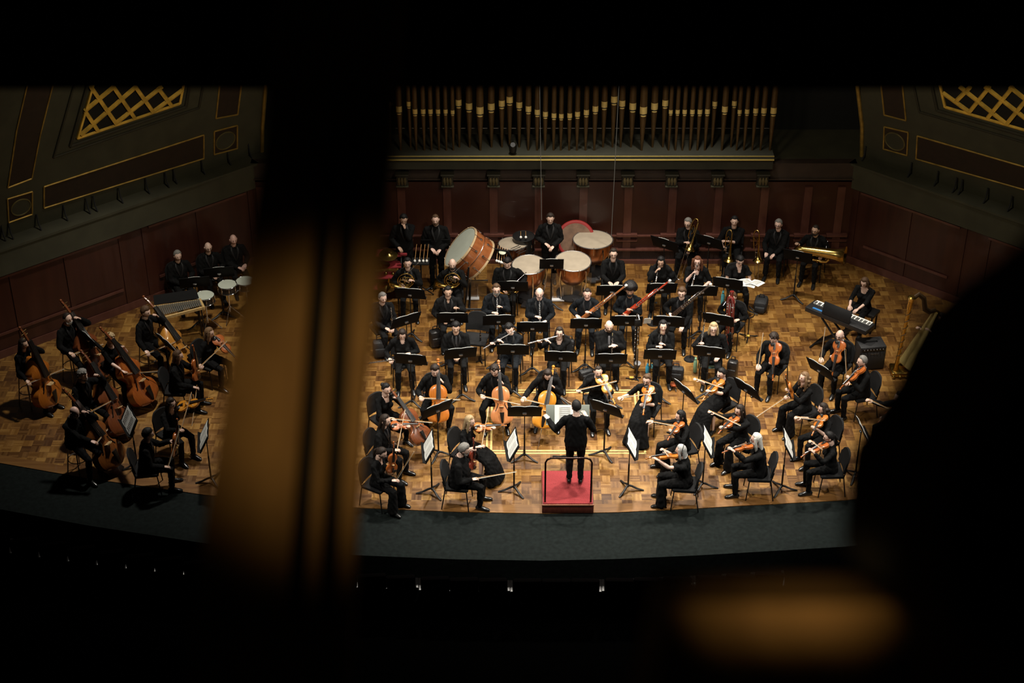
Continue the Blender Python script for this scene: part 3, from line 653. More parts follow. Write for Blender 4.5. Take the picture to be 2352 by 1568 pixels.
    if hst != 'bald':
        rn = random.random(); hm, far = hair_mesh(hst, rn); mm = MB(); mm.merge(hm, HM)
        if far: union(mm, 'hair', hairmat(hc), root, .0085, 1)
        else: mm.build('hair', hairmat(hc), root, auto=False)
    if g('beard'):
        bd = MB(); bd.ell((0, .052, -.088), (.052, .045, .034)); bd.tube([(-.068, .03, -.03), (-.062, .045, -.07), (0, .072, -.098), (.062, .045, -.07), (.068, .03, -.03)], [.01, .018, .022, .018, .01], 8); bd.tube([(-.03, .094, -.047), (0, .104, -.042), (.03, .094, -.047)], [.005, .008, .005], 6)
        mm = MB(); mm.merge(bd, HM); mm.build('beard', hairmat(g('beard')), root)
    if g('glasses'):
        gl = MB()
        for s in (-1, 1):
            gl.tube([(s * .033 + .025 * math.cos(a), .099 - abs(s * .033 + .025 * math.cos(a)) * .18, .006 + .019 * math.sin(a)) for a in [2 * PI * i / 14 for i in range(14)]], .0032, 5, closed=True)
            gl.tube([(s * .058, .088, .01), (s * .08, .03, .012), (s * .08, -.015, .008)], .003, 5)
        gl.tube([(-.009, .1, .01), (.009, .1, .01)], .003, 5); mm = MB(); mm.merge(gl, HM); mm.build('glasses', mat('spectacle_frame', (.03, .012, .01), .3), root)
    if g('tie'):
        t = MB(); t.tube([T(.49, 0, .072), T(.47, 0, .088), T(.36, 0, .126), T(.22, 0, .139), T(.08, 0, .139)], [(.016, .010), (.020, .011), (.022, .006), (.028, .006), (.030, .006)], 8, rx)
        if g('belly'): t.v = [tuple(V(p) + fwv * .062 * g('belly')) for p in t.v]
        t.build('tie', mat('tie_' + g('tie'), {'grey': (.09, .09, .10), 'dark': (.03, .03, .034), 'blue': (.05, .06, .08)}[g('tie')], .5), root)
    if not fem and not g('collar'):
        t = MB(); t.tube([T(.508) + rx * (.066 * math.cos(a)) + fwv * (.066 * math.sin(a) - .010) - u * (.012 * math.sin(a)) for a in [2 * PI * i / 20 for i in range(20)]], [(.008, .015)] * 20, 8, closed=True); t.build('shirt_collar', cloth('navy'), root)
    if not fem and not g('belly') and not g('sleeve'):
        for s in (-1, 1):
            t = MB(); t.tube([T(.495, s * .058, .04), T(.45, s * .072, .088), T(.39, s * .066, .122), T(.30, s * .036, .143), T(.20, s * .008, .147)], [(.010, .005), (.020, .006), (.024, .006), (.016, .006), (.006, .005)], 8, rx); t.build('lapel', mat('lapel_satin', (.009, .009, .010), .5, 0, .1, 30, spec=.3), root)
    if g('collar'):
        t = MB(); t.tube([T(.505) + rx * (.068 * math.cos(a)) + fwv * (.068 * math.sin(a) - .012) for a in [2 * PI * i / 20 for i in range(20)]], [(.009, .016)] * 20, 8, closed=True); t.build('collar', mat('white_cotton', (.72, .72, .70), .8), root)
    if g('cuffs'):
        for s in (-1, 1):
            a, e, w = arms[s]; t = MB(); d = (w - e).normalized(); t.tube([w - d * .02, w + d * .012], .037, 12); t.build('shirt_cuff', mat('white_cotton'), root)
    if g('headband'):
        t = MB(); t.tube([(.094 * math.cos(a), -.02 - .04 * math.sin(a), .134 * math.sin(a)) for a in [PI * i / 16 for i in range(17)]], .006, 6); mm = MB(); mm.merge(t, HM); mm.build('headband', mat('headband', (.02, .02, .02), .5), root)
    # ---------------- seat
    ct = g('chair', not st)
    if ct == 'stool': STOOL.put(M, 'round topped stool under ' + who, 'stool', 'bass players\' stools')
    elif ct: CHAIR.put(M @ MX.Translation((0, g('cy', -.0), 0)), 'black padded chair under ' + who, 'chair', 'orchestra chairs')
    return L
# ---------------------------------------------------------------- giving instruments to people
def hold(L, proto, a, b, lab, cat, aa, ba, up=(0, 1, 0), grp=None, tail=0.0):
    """a, b: pixels of the two ends (or None); aa, ba: local anchors"""
    A = L['M'] @ L['px'](a, aa); B = L['M'] @ L['px'](b, ba); u = L['M'].to_3x3() @ V(up)
    M = AB(A, B, u) @ MX.Translation((0, -tail, 0)); proto.put(M, lab, cat, grp); return M
def fiddle_up(key, kind, v, tail=None, scroll=None, bow=True, lab=None, upv=(.25, .1, 1)):
    L = PEOPLE[key]; N = L['N']; col = V((N.x - .10, N.y + .09, N.z + .01)); sc = V((N.x - .36, N.y + .56, N.z - .06))
    A = L['px'](tail, col); Bq = L['px'](scroll, sc) if scroll else L['LH'] + (L['LH'] - A) * .22
    M = AB(L['M'] @ A, L['M'] @ Bq, L['M'].to_3x3() @ V(upv)) @ MX.Scale(.95, 4); nm = kind
    FID[kind, v.name].put(M, (lab or kind) + ' held by ' + L['who'], kind, kind + 's in players\' hands') if (kind, v.name) in FID else fid(kind, v).put(M, (lab or kind) + ' held by ' + L['who'], kind, kind + 's in players\' hands')
    B = .356 if kind == 'violin' else .42
    if bow: bow_to(L, M @ V((0, B * .58, .055)))
    return M
def bow_to(L, target, lab='bow of '):
    A = L['M'] @ L['RH']; d = (V(target) - A)
    if d.length < .03: d = V((0, 0, 1))
    BOW.put(AB(A - d.normalized() * .03, target, (0, 0, 1)), 'bow of ' + L['who'], 'bow', 'bows of the string players')
def bow_px(key, tip, anc):
    L = PEOPLE[key]; bow_to(L, L['M'] @ L['px'](tip, anc))
def cello(key, kind, v, scroll, pin, sa, tilt=(.15, -1, .25), lab=''):
    L = PEOPLE[key]; Ln = (1.226 if kind == 'cello' else 1.82) * .9; ep = .38 if kind == 'cello' else .13
    B = L['M'] @ L['px'](scroll, sa); A = at(pin[0], pin[1], 0) if pin else V((B.x, B.y, 0))
    # true length between the scroll's sight line and the foot on the floor
    T_ = Ln + ep; d_ = ray(*scroll).normalized(); w_ = CAM - A; bq = w_.dot(d_); cq = w_.dot(w_) - T_ * T_; dq = bq * bq - cq; t0 = (B - CAM).length
    if kind == 'cello':
        h = A - B; h.z = 0; need = math.sqrt(max(.01, T_ * T_ - B.z ** 2)); h = h.normalized() * need; A = V((B.x + h.x, B.y + h.y, 0.0))
    elif dq >= 0: B = CAM + d_ * min((-bq - math.sqrt(dq), -bq + math.sqrt(dq)), key=lambda t: abs(t - t0))
    else: B = CAM + d_ * (-bq)
    d = (B - A).normalized(); ft = A + d * ep; B = A + d * T_
    out = L['M'].to_3x3() @ V((0, 1, .35)) 
    M = AB(ft, B, out) @ MX.Scale(.9, 4); fid(kind, v).put(M, lab + (' cello' if kind == 'cello' else ' double bass') + ' played by ' + L['who'], 'cello' if kind == 'cello' else 'double bass', kind + ' section instruments')
    bs = .755 if kind == 'cello' else 1.12
    bow_to(L, M @ V((0, bs * .62, bs * .18))); return M
# ================================================================ the musicians
P = person
# ---- double basses, left edge
P('b1', 'dark haired bassist at the far end of the bass row', '', (54, 789), 62, 'bass', sex='f', hair='long', hc='dark', chair='stool', seat=.70, RH=(66, 880), LH=(70, 792), fwd=.12, cloth='jet', skin=1)
P('b2', 'bassist with glasses and white beard by the wall', '', (155, 731), 55, 'bass', hair='receding', hc='dark', beard='silver', glasses=1, chair='stool', seat=.70, RH=(166, 814), LH=(178, 729), cloth='jet')
P('b3', 'curly blond bassist with bare forearms', '', (254, 777), 58, 'bass', sex='f', hair='curly', hc='blond', chair='stool', seat=.70, RH=(291, 858), LH=(282, 795), sleeve=.5, vneck=.09, vwide=.09, cloth='jet')
P('b4', 'brown haired bassist in front of the xylophone', '', (335, 716), 62, 'bass', hair='shaggy', hc='brown', chair='stool', seat=.70, RH=(339, 812), LH=(358, 723), cloth='jet')
P('b5', 'grey curly haired bassist', 'bowing a dark bass', (190, 861), 58, 'bass', hair='curly', hc='grey', beard='grey', chair='stool', seat=.66, RH=(204, 948), LH=(223, 860), cloth='jet')
P('b6', 'bald pink faced bassist at the apron edge', '', (171, 946), 58, 'bass', hair='bald', skin=3, hp=30, chair='stool', seat=.66, RH=(221, 1018), LH=(196, 945), cloth='jet', belly=.6, beard='silver')
# ---- percussion, left rear
P('p1', 'grey haired drummer with folded hands by the wall', '', (408, 587), 28, 'lap', hair='short', hc='grey', RH=(424, 655), LH=(434, 650), k=1.02)
P('p2', 'bald drummer in the middle of the drummers', 'holding a pale stick', (478, 568), 25, 'lap', hair='bald', skin=0, RH=(492, 636), LH=(503, 630), glasses=1, k=1.02)
P('p3', 'bald drummer beside the dark pillar', 'holding a phone', (536, 550), 25, 'lap', hair='bald', skin=5, RH=(555, 617), LH=(562, 612), k=1.02)
# ---- violas, left
P('v1', 'violist with long fair hair near the snare drums', '', (481, 764), 60, 'violin', sex='f', hair='long', hc='ltbrown', RH=(461, 841), LH=(517, 798), hy=12)
P('v2', 'brown haired violist resting a viola', '', (409, 817), 85, 'rest', hair='bob', hc='brown', RH=(452, 890), LH=(445, 830), la=(-.08, .34, 1.0), ra=(.08, .34, .72))
P('v3', 'violist in lace sleeves with long dark hair', '', (393, 926), 50, 'violin', sex='f', hair='long', hc='dark', glasses=1, RH=(415, 987), LH=(445, 929), vneck=.10, vwide=.07)
P('v4', 'dark haired violist on the apron edge', 'seen from behind', (340, 997), 98, 'rest', hair='shaggy', hc='black', RH=(386, 1072), LH=(399, 1010), la=(-.15, .40, 1.0), ra=(.1, .38, .7), tie='dark')
# ---- standing percussion
P('s1', 'standing percussionist with a hand to his face', '', (927, 503), 5, 'down', stand=True, hair='short', hc='black', skin=1, hp=32, RH=(920, 573), LH=(928, 517), la=(.02, .16, 1.50), k=1.02, cloth='black')
P('s2', 'standing bearded percussionist behind the mallets', '', (1000, 504), 0, 'down', stand=True, hair='crop', hc='brown', beard='brown', skin=3, RH=(996, 576), LH=(1006, 579), ra=(.06, .22, .98), la=(-.06, .22, .98), k=1.04, bulk=1.05)
P('s3', 'standing timpanist with clasped hands', '', (1264, 501), 0, 'down', stand=True, hair='short', hc='dark', RH=(1258, 563), LH=(1266, 571), ra=(.02, .2, .98), la=(-.02, .2, .96), k=1.0, hp=26)
# ---- horns
P('h1', 'horn player with short black hair', 'by the cymbal shelves', (936, 604), 5, 'horn', hair='short', hc='black', RH=(924, 655), LH=(946, 643), hp=15)
P('h2', 'bald horn player with a goatee', 'under the bass drum', (1039, 606), 3, 'horn', hair='bald', skin=0, beard='dark', RH=(1020, 658), LH=(1049, 637), hp=18)
P('h3', 'broad horn player with dark fringe', 'horn on lap', (1165, 603), -3, 'lap', hair='fringe', hc='black', bulk=1.16, k=1.03, RH=(1160, 668), LH=(1196, 660), la=(-.2, .26, .72), hp=25)
# ---- trumpets
P('t0', 'clean shaven player with glasses by the timpani', 'hands on a stand', (1409, 583), 0, 'knees', hair='short', hc='dark', glasses=1, RH=(1403, 652), LH=(1416, 652), ra=(.05, .42, .78), la=(-.05, .42, .78), hp=12)
P('t1', 'trumpeter with long black hair and puffed sleeves', '', (1518, 600), -8, 'trp', sex='f', hair='long', hc='black', skin=1, RH=(1510, 619), LH=(1531, 661), ra=(.08, .25, 1.05), hp=28, fullsleeve=1, bulk=.98)
P('t2', 'trumpeter with long wavy auburn hair', '', (1602, 600), -10, 'trp', sex='f', hair='curlylong', hc='auburn', skin=3, glasses=1, RH=(1593, 625), LH=(1612, 661), la=(-.2, .33, .68), vneck=.16, vwide=.07, sleeve=.52, hp=14, flare=1, bulk=1.0)
P('t3', 'short sleeved player with dark fringe handling pages', '', (1700, 598), 5, 'lap', sex='f', hair='fringe', hc='black', glasses=1, RH=(1691, 646), LH=(1712, 648), ra=(.15, .40, .72), la=(-.14, .42, .72), vneck=.15, vwide=.06, sleeve=.30, flare=1, hp=28)
# ---- trombones and tuba
P('tb1', 'grey haired trombonist in glasses', 'resting his trombone', (1580, 512), -14, 'tbn', hair='short', hc='grey', glasses=1, RH=(1577, 556), LH=(1583, 577), ra=(.12, .3, .98), la=(.02, .32, .78), hy=-12, hp=22)
P('tb2', 'black haired trombonist with bare forearms', '', (1687, 508), -10, 'tbn', hair='short', hc='black', skin=0, RH=(1663, 569), LH=(1664, 553), ra=(.2, .34, .76), la=(.16, .3, .9), sleeve=.62, hp=14)
P('tb3', 'older trombonist with hands between his knees', '', (1788, 515), -18, 'lap', hair='short', hc='grey', glasses=1, skin=3, RH=(1760, 587), LH=(1773, 589), ra=(.07, .36, .60), la=(-.06, .36, .6), hy=-8)
P('tu', 'bald tuba player in dark glasses', '', (1873, 528), -22, 'lap', hair='crop', hc='dark', skin=1, glasses=1, beard='dark', RH=(1831, 558), LH=(1886, 590), ra=(.34, .26, .88), la=(-.10, .36, .7), hy=-10)
# ---- clarinets
P('c1', 'grey haired reed player near the cymbal shelves', '', (879, 684), 28, 'lap', hair='short', hc='grey', RH=(893, 757), LH=(901, 757), ra=(.02, .38, .68), la=(-.06, .38, .68), cloth='char')
P('c2', 'clarinettist in shiny lapels with black hair', '', (1029, 670), 6, 'oboelap', hair='short', hc='black', skin=1, RH=(1021, 738), LH=(1049, 706), ra=(.05, .34, .62), la=(-.14, .27, .92), vneck=.09, vwide=.04, cloth='char', bulk=1.08)
P('c3', 'brown haired clarinettist with goatee', '', (1140, 664), 8, 'clar', hair='short', hc='brown', beard='grey', glasses=1, RH=(1137, 718), LH=(1148, 703), cloth='navy', bulk=1.05)
P('c4', 'balding clarinettist in a dark suit', '', (1239, 673), 0, 'clar', hair='ring', hc='grey', skin=3, RH=(1236, 727), LH=(1249, 741), la=(-.06, .33, .7), cloth='navy', bulk=1.06)
# ---- bassoons
P('f1', 'bassoonist with crew cut', '', (1349, 674), -6, 'bsn', hair='crop', hc='dark', skin=5, RH=(1328, 728), LH=(1352, 716), cloth='navy', hp=20)
P('f2', 'bassoonist with a large round afro', '', (1447, 667), -5, 'bsn', hair='afro', hc='black', skin=2, beard='black', RH=(1438, 722), LH=(1447, 710), la=(.02, .32, .92), cloth='navy')
P('f3', 'bassoonist with greying brown hair', 'playing a dark bassoon', (1566, 672), -12, 'bsn', hair='shaggy', hc='brown', glasses=1, RH=(1542, 724), LH=(1565, 756), la=(-.05, .4, .66), cloth='jet')
P('f4', 'contrabassoonist in glasses with tied back hair', '', (1682, 682), -28, 'bsn', sex='f', hair='pony', hc='brown', glasses=1, RH=(1672, 725), LH=(1691, 735), la=(-.14, .32, .74), cloth='jet')
# ---- flutes and oboes
P('l1', 'looking down flautist with parted dark hair', '', (924, 767), 8, 'lap', sex='f', hair='bob', hc='dark', hp=38, RH=(897, 828), LH=(936, 812), ra=(.17, .40, .64), la=(-.05, .36, .66), vneck=.10, vwide=.06, k=1.0, bulk=1.02)
P('l2', 'black haired man in tie with folded hands', '', (1047, 752), 4, 'lap', hair='shaggy', hc='black', skin=1, tie='dark', RH=(1044, 821), LH=(1051, 823), ra=(.03, .38, .62), la=(-.03, .38, .62), cloth='black', bulk=1.05)
P('l3', 'flautist with swept black hair', '', (1170, 755), -5, 'flute', hair='shaggy', hc='black', RH=(1130, 787), LH=(1150, 782), hr=12, hy=8, cloth='navy', hp=24)
P('l4', 'flautist with long hair tied at the side', '', (1285, 763), -8, 'flute', sex='f', hair='halfpony', hc='dark', glasses=1, RH=(1238, 782), LH=(1259, 782), hy=5, vneck=.12, vwide=.07)
P('l5', 'large bald oboist in grey tie', '', (1399, 748), 2, 'oboelap', hair='bald', skin=0, tie='grey', beard='brown', RH=(1406, 794), LH=(1412, 792), ra=(.02, .34, .9), la=(-.07, .32, .9), bulk=1.2, k=1.04, belly=.7, cloth='black', hp=24)
P('l6', 'young oboist with chin length black hair', '', (1523, 748), 0, 'oboelap', hair='bob', hc='black', RH=(1514, 795), LH=(1522, 789), ra=(.05, .34, .84), la=(-.03, .32, .88), cloth='black', hp=12)
P('l7', 'blond player holding an english horn upright', '', (1639, 753), -5, 'oboelap', sex='f', hair='bob', hc='blond', glasses=1, RH=(1610, 787), LH=(1647, 824), ra=(.17, .3, .88), la=(-.06, .36, .66), bulk=1.12, k=1.0, hs=1.04)
# ---- cellos
P('ce1', 'cellist with a dark bun at the end of the row', '', (887, 893), 40, 'cello', sex='f', hair='bun', hc='black', RH=(903, 962), LH=(910, 912), vneck=.14, vwide=.08, knee=.24, ank=.2, cloth='jet')
P('ce2', 'cellist with parted black hair', '', (999, 850), 8, 'cello', hair='shaggy', hc='dark', skin=0, RH=(967, 914), LH=(1013, 872), knee=.27, ank=.2, hp=28)
P('ce3', 'cellist with messy dark curls', '', (1136, 850), 3, 'cello', hair='curly', hc='dark', RH=(1108, 910), LH=(1151, 875), knee=.27, ank=.2, hy=-15, hp=28)
P('ce4', 'cellist leaning forward beside the conductor stand', '', (1258, 860), -2, 'cello', hair='bob', hc='dark', RH=(1201, 916), LH=(1268, 885), knee=.27, ank=.2, lean=20, hp=40, ra=(.42, .42, .8))
# ---- violas and violins, right
P('w1', 'violist with short dark hair standing out front', '', (1374, 853), 8, 'violin', hair='crop', hc='dark', RH=(1328, 896), LH=(1393, 899), ra=(.42, .3, .9), la=(-.1, .46, .84), sex='f', hp=15)
P('w2', 'violist in a long black gown', '', (1486, 872), -22, 'violin', sex='f', hair='bun', hc='brown', skirt=1, sleeve=.6, glasses=1, RH=(1424, 913), LH=(1477, 928), ra=(.42, .38, .85), la=(-.1, .44, .8))
P('w3', 'violist in glasses with centre parted dark hair', '', (1657, 858), -48, 'violin', sex='f', hair='pony', hc='black', glasses=1, wide=1, skirt=1, sleeve=.45, RH=(1599, 870), LH=(1629, 897), ra=(.4, .4, .98))
P('w4', 'curly haired violist resting his viola on a knee', '', (1777, 776), -32, 'rest', hair='curly', hc='dark', RH=(1741, 843), LH=(1774, 831), ra=(.16, .4, .7), la=(-.1, .32, .82), hp=34)
P('w5', 'bald violist in dark glasses and white collar', '', (1929, 770), -35, 'rest', hair='bald', glasses=1, skin=0, RH=(1885, 826), LH=(1915, 818), ra=(.2, .36, .72), la=(-.05, .3, .8), collar=1)
P('w6', 'grey haired violinist holding his bow upright', '', (1980, 830), -75, 'rest', hair='short', hc='grey', RH=(1945, 879), LH=(1951, 867), ra=(.1, .46, .78), la=(-.1, .44, .86), hp=10)
P('w7', 'fair haired violinist with bow pointing to floor', '', (1847, 867), -62, 'rest', sex='f', hair='curlylong', hc='ltbrown', RH=(1806, 911), LH=(1811, 896), ra=(.06, .44, .74), la=(-.1, .42, .86), wide=1, hp=6)
P('y', 'violinist whose arm alone shows past the dark wall', '', (2066, 912), -78, 'violin', hair='short', hc='dark', RH=(1996, 918), LH=(2030, 960), ra=(.35, .5, 1.0))
P('x1', 'violinist with long straight brown hair', '', (1699, 942), -55, 'violin', sex='f', hair='long', hc='dark', glasses=1, RH=(1633, 945), LH=(1657, 981), ra=(.38, .48, 1.0), wide=1)
P('x2', 'violinist with black fringe and sheer sleeves', '', (1563, 955), -72, 'violin', sex='f', hair='bob', hc='black', RH=(1491, 967), LH=(1544, 990), ra=(.5, .42, .95), skirt=0, wide=1)
P('x3', 'silver haired violinist with a headband', '', (1564, 1034), -95, 'violin', sex='f', hair='bob', hc='silver', headband=1, RH=(1524, 1032), LH=(1503, 1051), sleeve=.35, flare=1, wide=1, bulk=1.05, ra=(.32, .42, 1.05), hy=-6)
P('x4', 'violinist with long white hair in glasses', '', (1737, 1008), -92, 'violin', hair='wispy', hc='white', glasses=1, skin=3, RH=(1694, 1026), LH=(1680, 1031), beard='white', ra=(.22, .5, 1.05))
P('x5', 'violinist with long dark curls', '', (1890, 938), -68, 'violin', sex='f', hair='curlylong', hc='dark', RH=(1831, 958), LH=(1871, 981), ra=(.42, .42, 1.0), sleeve=.62, vneck=.05)
P('x6', 'violinist in glasses behind a short stand', '', (1904, 1004), -88, 'violin', sex='f', hair='pony', hc='black', glasses=1, RH=(1864, 1013), LH=(1865, 1034), ra=(.28, .44, 1.0))
P('kb', 'keyboard player in a scoop necked dress', '', (1986, 648), -35, 'keys', sex='f', hair='bob', hc='brown', RH=(1951, 707), LH=(1964, 715), sleeve=.66, vneck=.14, vwide=.10, hp=34, chair=False, ra=(.16, .46, .76), la=(-.14, .46, .76))
# ---- first violins, left of the podium
P('z1', 'violinist in a suit with slicked back hair', '', (885, 965), 66, 'violin', hair='halfpony', hc='dark', RH=(912, 1033), LH=(936, 978), ra=(.14, .44, .72), tie='dark')
P('z2', 'violinist with dark tied hair nearest the pillar', '', (877, 1040), 60, 'rest', sex='f', hair='pony', hc='dark', RH=(910, 1103), LH=(901, 1047), ra=(.14, .4, .68), la=(-.06, .34, .96), wide=1, vneck=.12, vwide=.05, hp=30)
P('z3', 'blond violinist with straight shoulder length hair', '', (1079, 967), 62, 'violin', sex='f', hair='long', hc='blond', RH=(1106, 1024), LH=(1132, 981), ra=(.14, .46, .76), sleeve=.35, flare=1, skirt=1, vneck=.06)
P('z4', 'grey bearded concertmaster', 'resting a violin on his knee', (1066, 1032), 82, 'rest', hair='shaggy', hc='grey', beard='grey', RH=(1093, 1099), LH=(1089, 1032), ra=(.12, .48, .68), la=(-.06, .36, 1.0), belly=.6, bulk=1.12, hp=26)
# ---- conductor on the podium
P('con', 'conductor in a black tailcoat seen from behind', '', (1323, 933), 176, 'conduct', stand=True, hair='short', hc='black', RH=(1342, 948), LH=(1254, 955), ra=(.2, .34, 1.45), la=(-.42, .32, 1.35), z=.21, k=1.03, collar=1, cuffs=1, hp=10, hy=32, bulk=1.06, group='conductor')
HB = PEOPLE['kb']
if 1:
    M = TM(at(2160, 760, 1.18).xy.to_3d(), R(-60 + 180))
    P('hp', 'harpist mostly hidden behind the harp', '', (2160, 730), -60, 'violin', sex='f', hair='bob', hc='dark', ra=(.16, .5, 1.0), la=(-.12, .5, 1.1))
# ================================================================ instruments in hands
bo = (.1, -.2, 1)
cello('b1', 'bass', V_OR, (43, 752), (122, 940), (-.28, .10, 1.75), lab='orange')
cello('b2', 'bass', V_DK, (138, 690), (246, 880), (-.28, .10, 1.75), lab='dark red')
cello('b3', 'bass', V_RB, (229, 753), (352, 936), (-.28, .10, 1.75), lab='red brown')
cello('b4', 'bass', varn('amber', (.40, .16, .025), (.52, .24, .04)), (323, 674), (447, 868), (-.28, .10, 1.75), lab='amber')
cello('b5', 'bass', V_DK, (181, 800), (296, 1010), (-.28, .10, 1.75), lab='dark brown')
cello('b6', 'bass', varn('umber', (.17, .05, .012), (.26, .09, .02)), (144, 894), (276, 1082), (-.28, .10, 1.75), lab='umber')
cello('ce1', 'cello', V_DK, (896, 894), (947, 1030), (-.15, .05, 1.22), lab='dark brown')
cello('ce2', 'cello', V_OR, (1006, 826), (1007, 1000), (-.13, .02, 1.24), lab='orange')
cello('ce3', 'cello', V_PK, (1145, 830), (1157, 1022), (-.13, .02, 1.24), lab='pinkish brown')
cello('ce4', 'cello', V_GO, (1271, 842), (1240, 1023), (-.13, .16, 1.18), lab='golden')
fiddle_up('v1', 'viola', V_RB); fiddle_up('v3', 'viola', V_GO, scroll=(450, 925)); fiddle_up('w1', 'viola', V_GO, (1378, 862), (1406, 915)); fiddle_up('w2', 'viola', V_OR, (1491, 886), (1479, 945))
fiddle_up('w3', 'viola', V_OR, (1656, 872), (1620, 913)); fiddle_up('x1', 'violin', V_RB, (1692, 958), (1652, 994)); fiddle_up('x2', 'violin', V_RB, (1564, 969), (1543, 998)); fiddle_up('x3', 'violin', V_OR, (1556, 1045), (1498, 1052))
fiddle_up('x4', 'violin', V_RB, (1728, 1022), (1667, 1038)); fiddle_up('x5', 'violin', V_OR, (1893, 953), (1869, 993)); fiddle_up('x6', 'violin', V_RB, (1900, 1018), (1846, 1047)); fiddle_up('z1', 'violin', V_RB, (897, 978), (943, 976)); fiddle_up('z3', 'violin', V_OR, (1088, 982), (1136, 979)); fiddle_up('y', 'violin', V_RB)
def rest(key, kind, v, a, b, aa, ba, up, tip=None, ta=(.3, .5, .9)):
    L = PEOPLE[key]; hold(L, fid(kind, v), a, b, kind + ' resting with ' + L['who'], kind, aa, ba, up, kind + 's in players\' hands')
    if tip: bow_px(key, tip, ta)
rest('v2', 'viola', V_RB, (452, 872), (446, 826), (-.05, .34, .72), (-.1, .36, 1.12), (.2, 1, 0), (450, 905), (.2, .45, .5))
rest('v4', 'viola', V_RB, (398, 1045), (402, 1003), (-.1, .36, .72), (-.16, .42, 1.1), (.2, 1, 0), (407, 1002), (-.0, .5, 1.1))
rest('w4', 'viola', V_RB, (1782, 786), (1777, 850), (-.02, .22, 1.05), (-.12, .42, .72), (.0, 1, .5), (1748, 795), (.18, .38, 1.1))
rest('w5', 'viola', V_RB, (1931, 782), (1918, 836), (-.02, .22, 1.05), (-.05, .40, .72), (.0, 1, .5), (1890, 790), (.22, .38, 1.05))
rest('w6', 'violin', V_RB, (1986, 842), (1938, 886), (-.08, .12, 1.08), (-.16, .5, .8), (.3, .3, 1), (1942, 823), (.12, .46, 1.3))
rest('w7', 'violin', V_OR, (1822, 911), (1812, 880), (-.04, .40, .70), (-.1, .42, 1.1), (.6, 1, 0), (1752, 947), (.2, .9, .3))
rest('z2', 'violin', V_RB, (899, 1084), (902, 1040), (-.02, .32, .70), (-.08, .36, 1.08), (.5, 1, 0), (941, 1052), (.1, .8, 1.0))
rest('z4', 'violin', varn('plum', (.16, .025, .012), (.25, .04, .018)), (1084, 1078), (1086, 1020), (-.02, .36, .66), (-.08, .36, 1.12), (.5, 1, 0), (1178, 1084), (.16, 1.1, .75))
G = PEOPLE
wg = 'woodwind instruments in hands'
hold(G['l1'], FLUTE, (908, 826), (871, 831), 'silver flute lowered by ' + G['l1']['who'], 'flute', (.10, .40, .66), (.34, .78, .62), (0, 0, 1), wg)
hold(G['l3'], FLUTE, (1183, 759), (1113, 799), 'silver flute played by ' + G['l3']['who'], 'flute', G['l3']['mouth'], (.55, .25, 1.02), (0, 0, 1), wg)
hold(G['l4'], FLUTE, (1295, 768), (1216, 788), 'silver flute played by ' + G['l4']['who'], 'flute', G['l4']['mouth'], (.55, .25, 1.05), (0, 0, 1), wg)
for kx, b in (('c3', (1142, 726)), ('c4', (1240, 740))): hold(G[kx], CLAR, None, b, 'black clarinet played by ' + G[kx]['who'], 'clarinet', G[kx]['mouth'] + V((0, .01, 0)), (0, .42, .70), (0, 1, .6), wg)
hold(G['c1'], CLAR, (897, 697), (902, 752), 'black clarinet held upright by ' + G['c1']['who'], 'clarinet', (-.10, .26, 1.15), (-.10, .36, .62), (.3, 1, 0), wg)
hold(G['c2'], CLAR, (1047, 694), (1048, 722), 'black clarinet held in one hand by ' + G['c2']['who'], 'clarinet', (-.13, .22, 1.10), (-.13, .36, .60), (0, 1, .4), wg)
hold(G['l5'], OBOE, (1407, 765), (1405, 815), 'oboe held upright by ' + G['l5']['who'], 'oboe', (-.05, .28, 1.1), (-.03, .40, .62), (0, 1, .3), wg)
hold(G['l6'], OBOE, (1520, 760), (1517, 803), 'oboe held upright by ' + G['l6']['who'], 'oboe', (.0, .25, 1.1), (.02, .40, .62), (0, 1, .3), wg)
hold(G['l7'], EHORN, (1619, 735), (1609, 796), 'english horn held upright by ' + G['l7']['who'], 'english horn', (.12, .26, 1.25), (.18, .34, .68), (0, 1, .3), wg)
hold(G['f1'], BSN['brown'], (1336, 733), (1393, 688), 'brown bassoon across ' + G['f1']['who'], 'bassoon', (.28, .24, .55), (-.42, .34, 1.2), (0, 1, .3), wg)
hold(G['f2'], BSN['red'], (1428, 728), (1506, 667), 'red bassoon across ' + G['f2']['who'], 'bassoon', (.26, .24, .56), (-.46, .36, 1.25), (0, 1, .3), wg)
hold(G['f3'], BSN['dark'], (1536, 733), (1589, 687), 'black bassoon across ' + G['f3']['who'], 'bassoon', (.28, .24, .56), (-.42, .34, 1.2), (0, 1, .3), wg)
hold(G['f4'], CONTRA, (1674, 800), (1678, 697), 'tall maroon contrabassoon of ' + G['f4']['who'], 'contrabassoon', (-.02, .42, .13), (.0, .30, 1.28), (0, 1, 0), wg)
bg = 'brass instruments in hands'
def horn_at(key, c, loc, rx, rz, lab):
    L = G[key]; p = L['M'] @ L['px'](c, loc); M = MX.Translation(p) @ MX.Rotation(R(L['f'] + 180 + rz), 4, 'Z') @ MX.Rotation(R(rx), 4, 'X') @ MX.Rotation(R(28), 4, 'Z'); HORN.put(M, lab + L['who'], 'french horn', bg)
horn_at('h1', (932, 644), (.02, .30, .88), 90, 0, 'brass french horn raised by '); horn_at('h2', (1039, 643), (.0, .30, .88), 90, 0, 'brass french horn raised by '); horn_at('h3', (1178, 663), (-.1, .30, .70), 70, 20, 'brass french horn on the lap of ')
hold(G['t1'], TRUMPET, (1512, 611), (1505, 660), 'silver trumpet pointed down by ' + G['t1']['who'], 'trumpet', (.06, .24, 1.1), (.10, .36, .68), (0, 1, 0), bg)
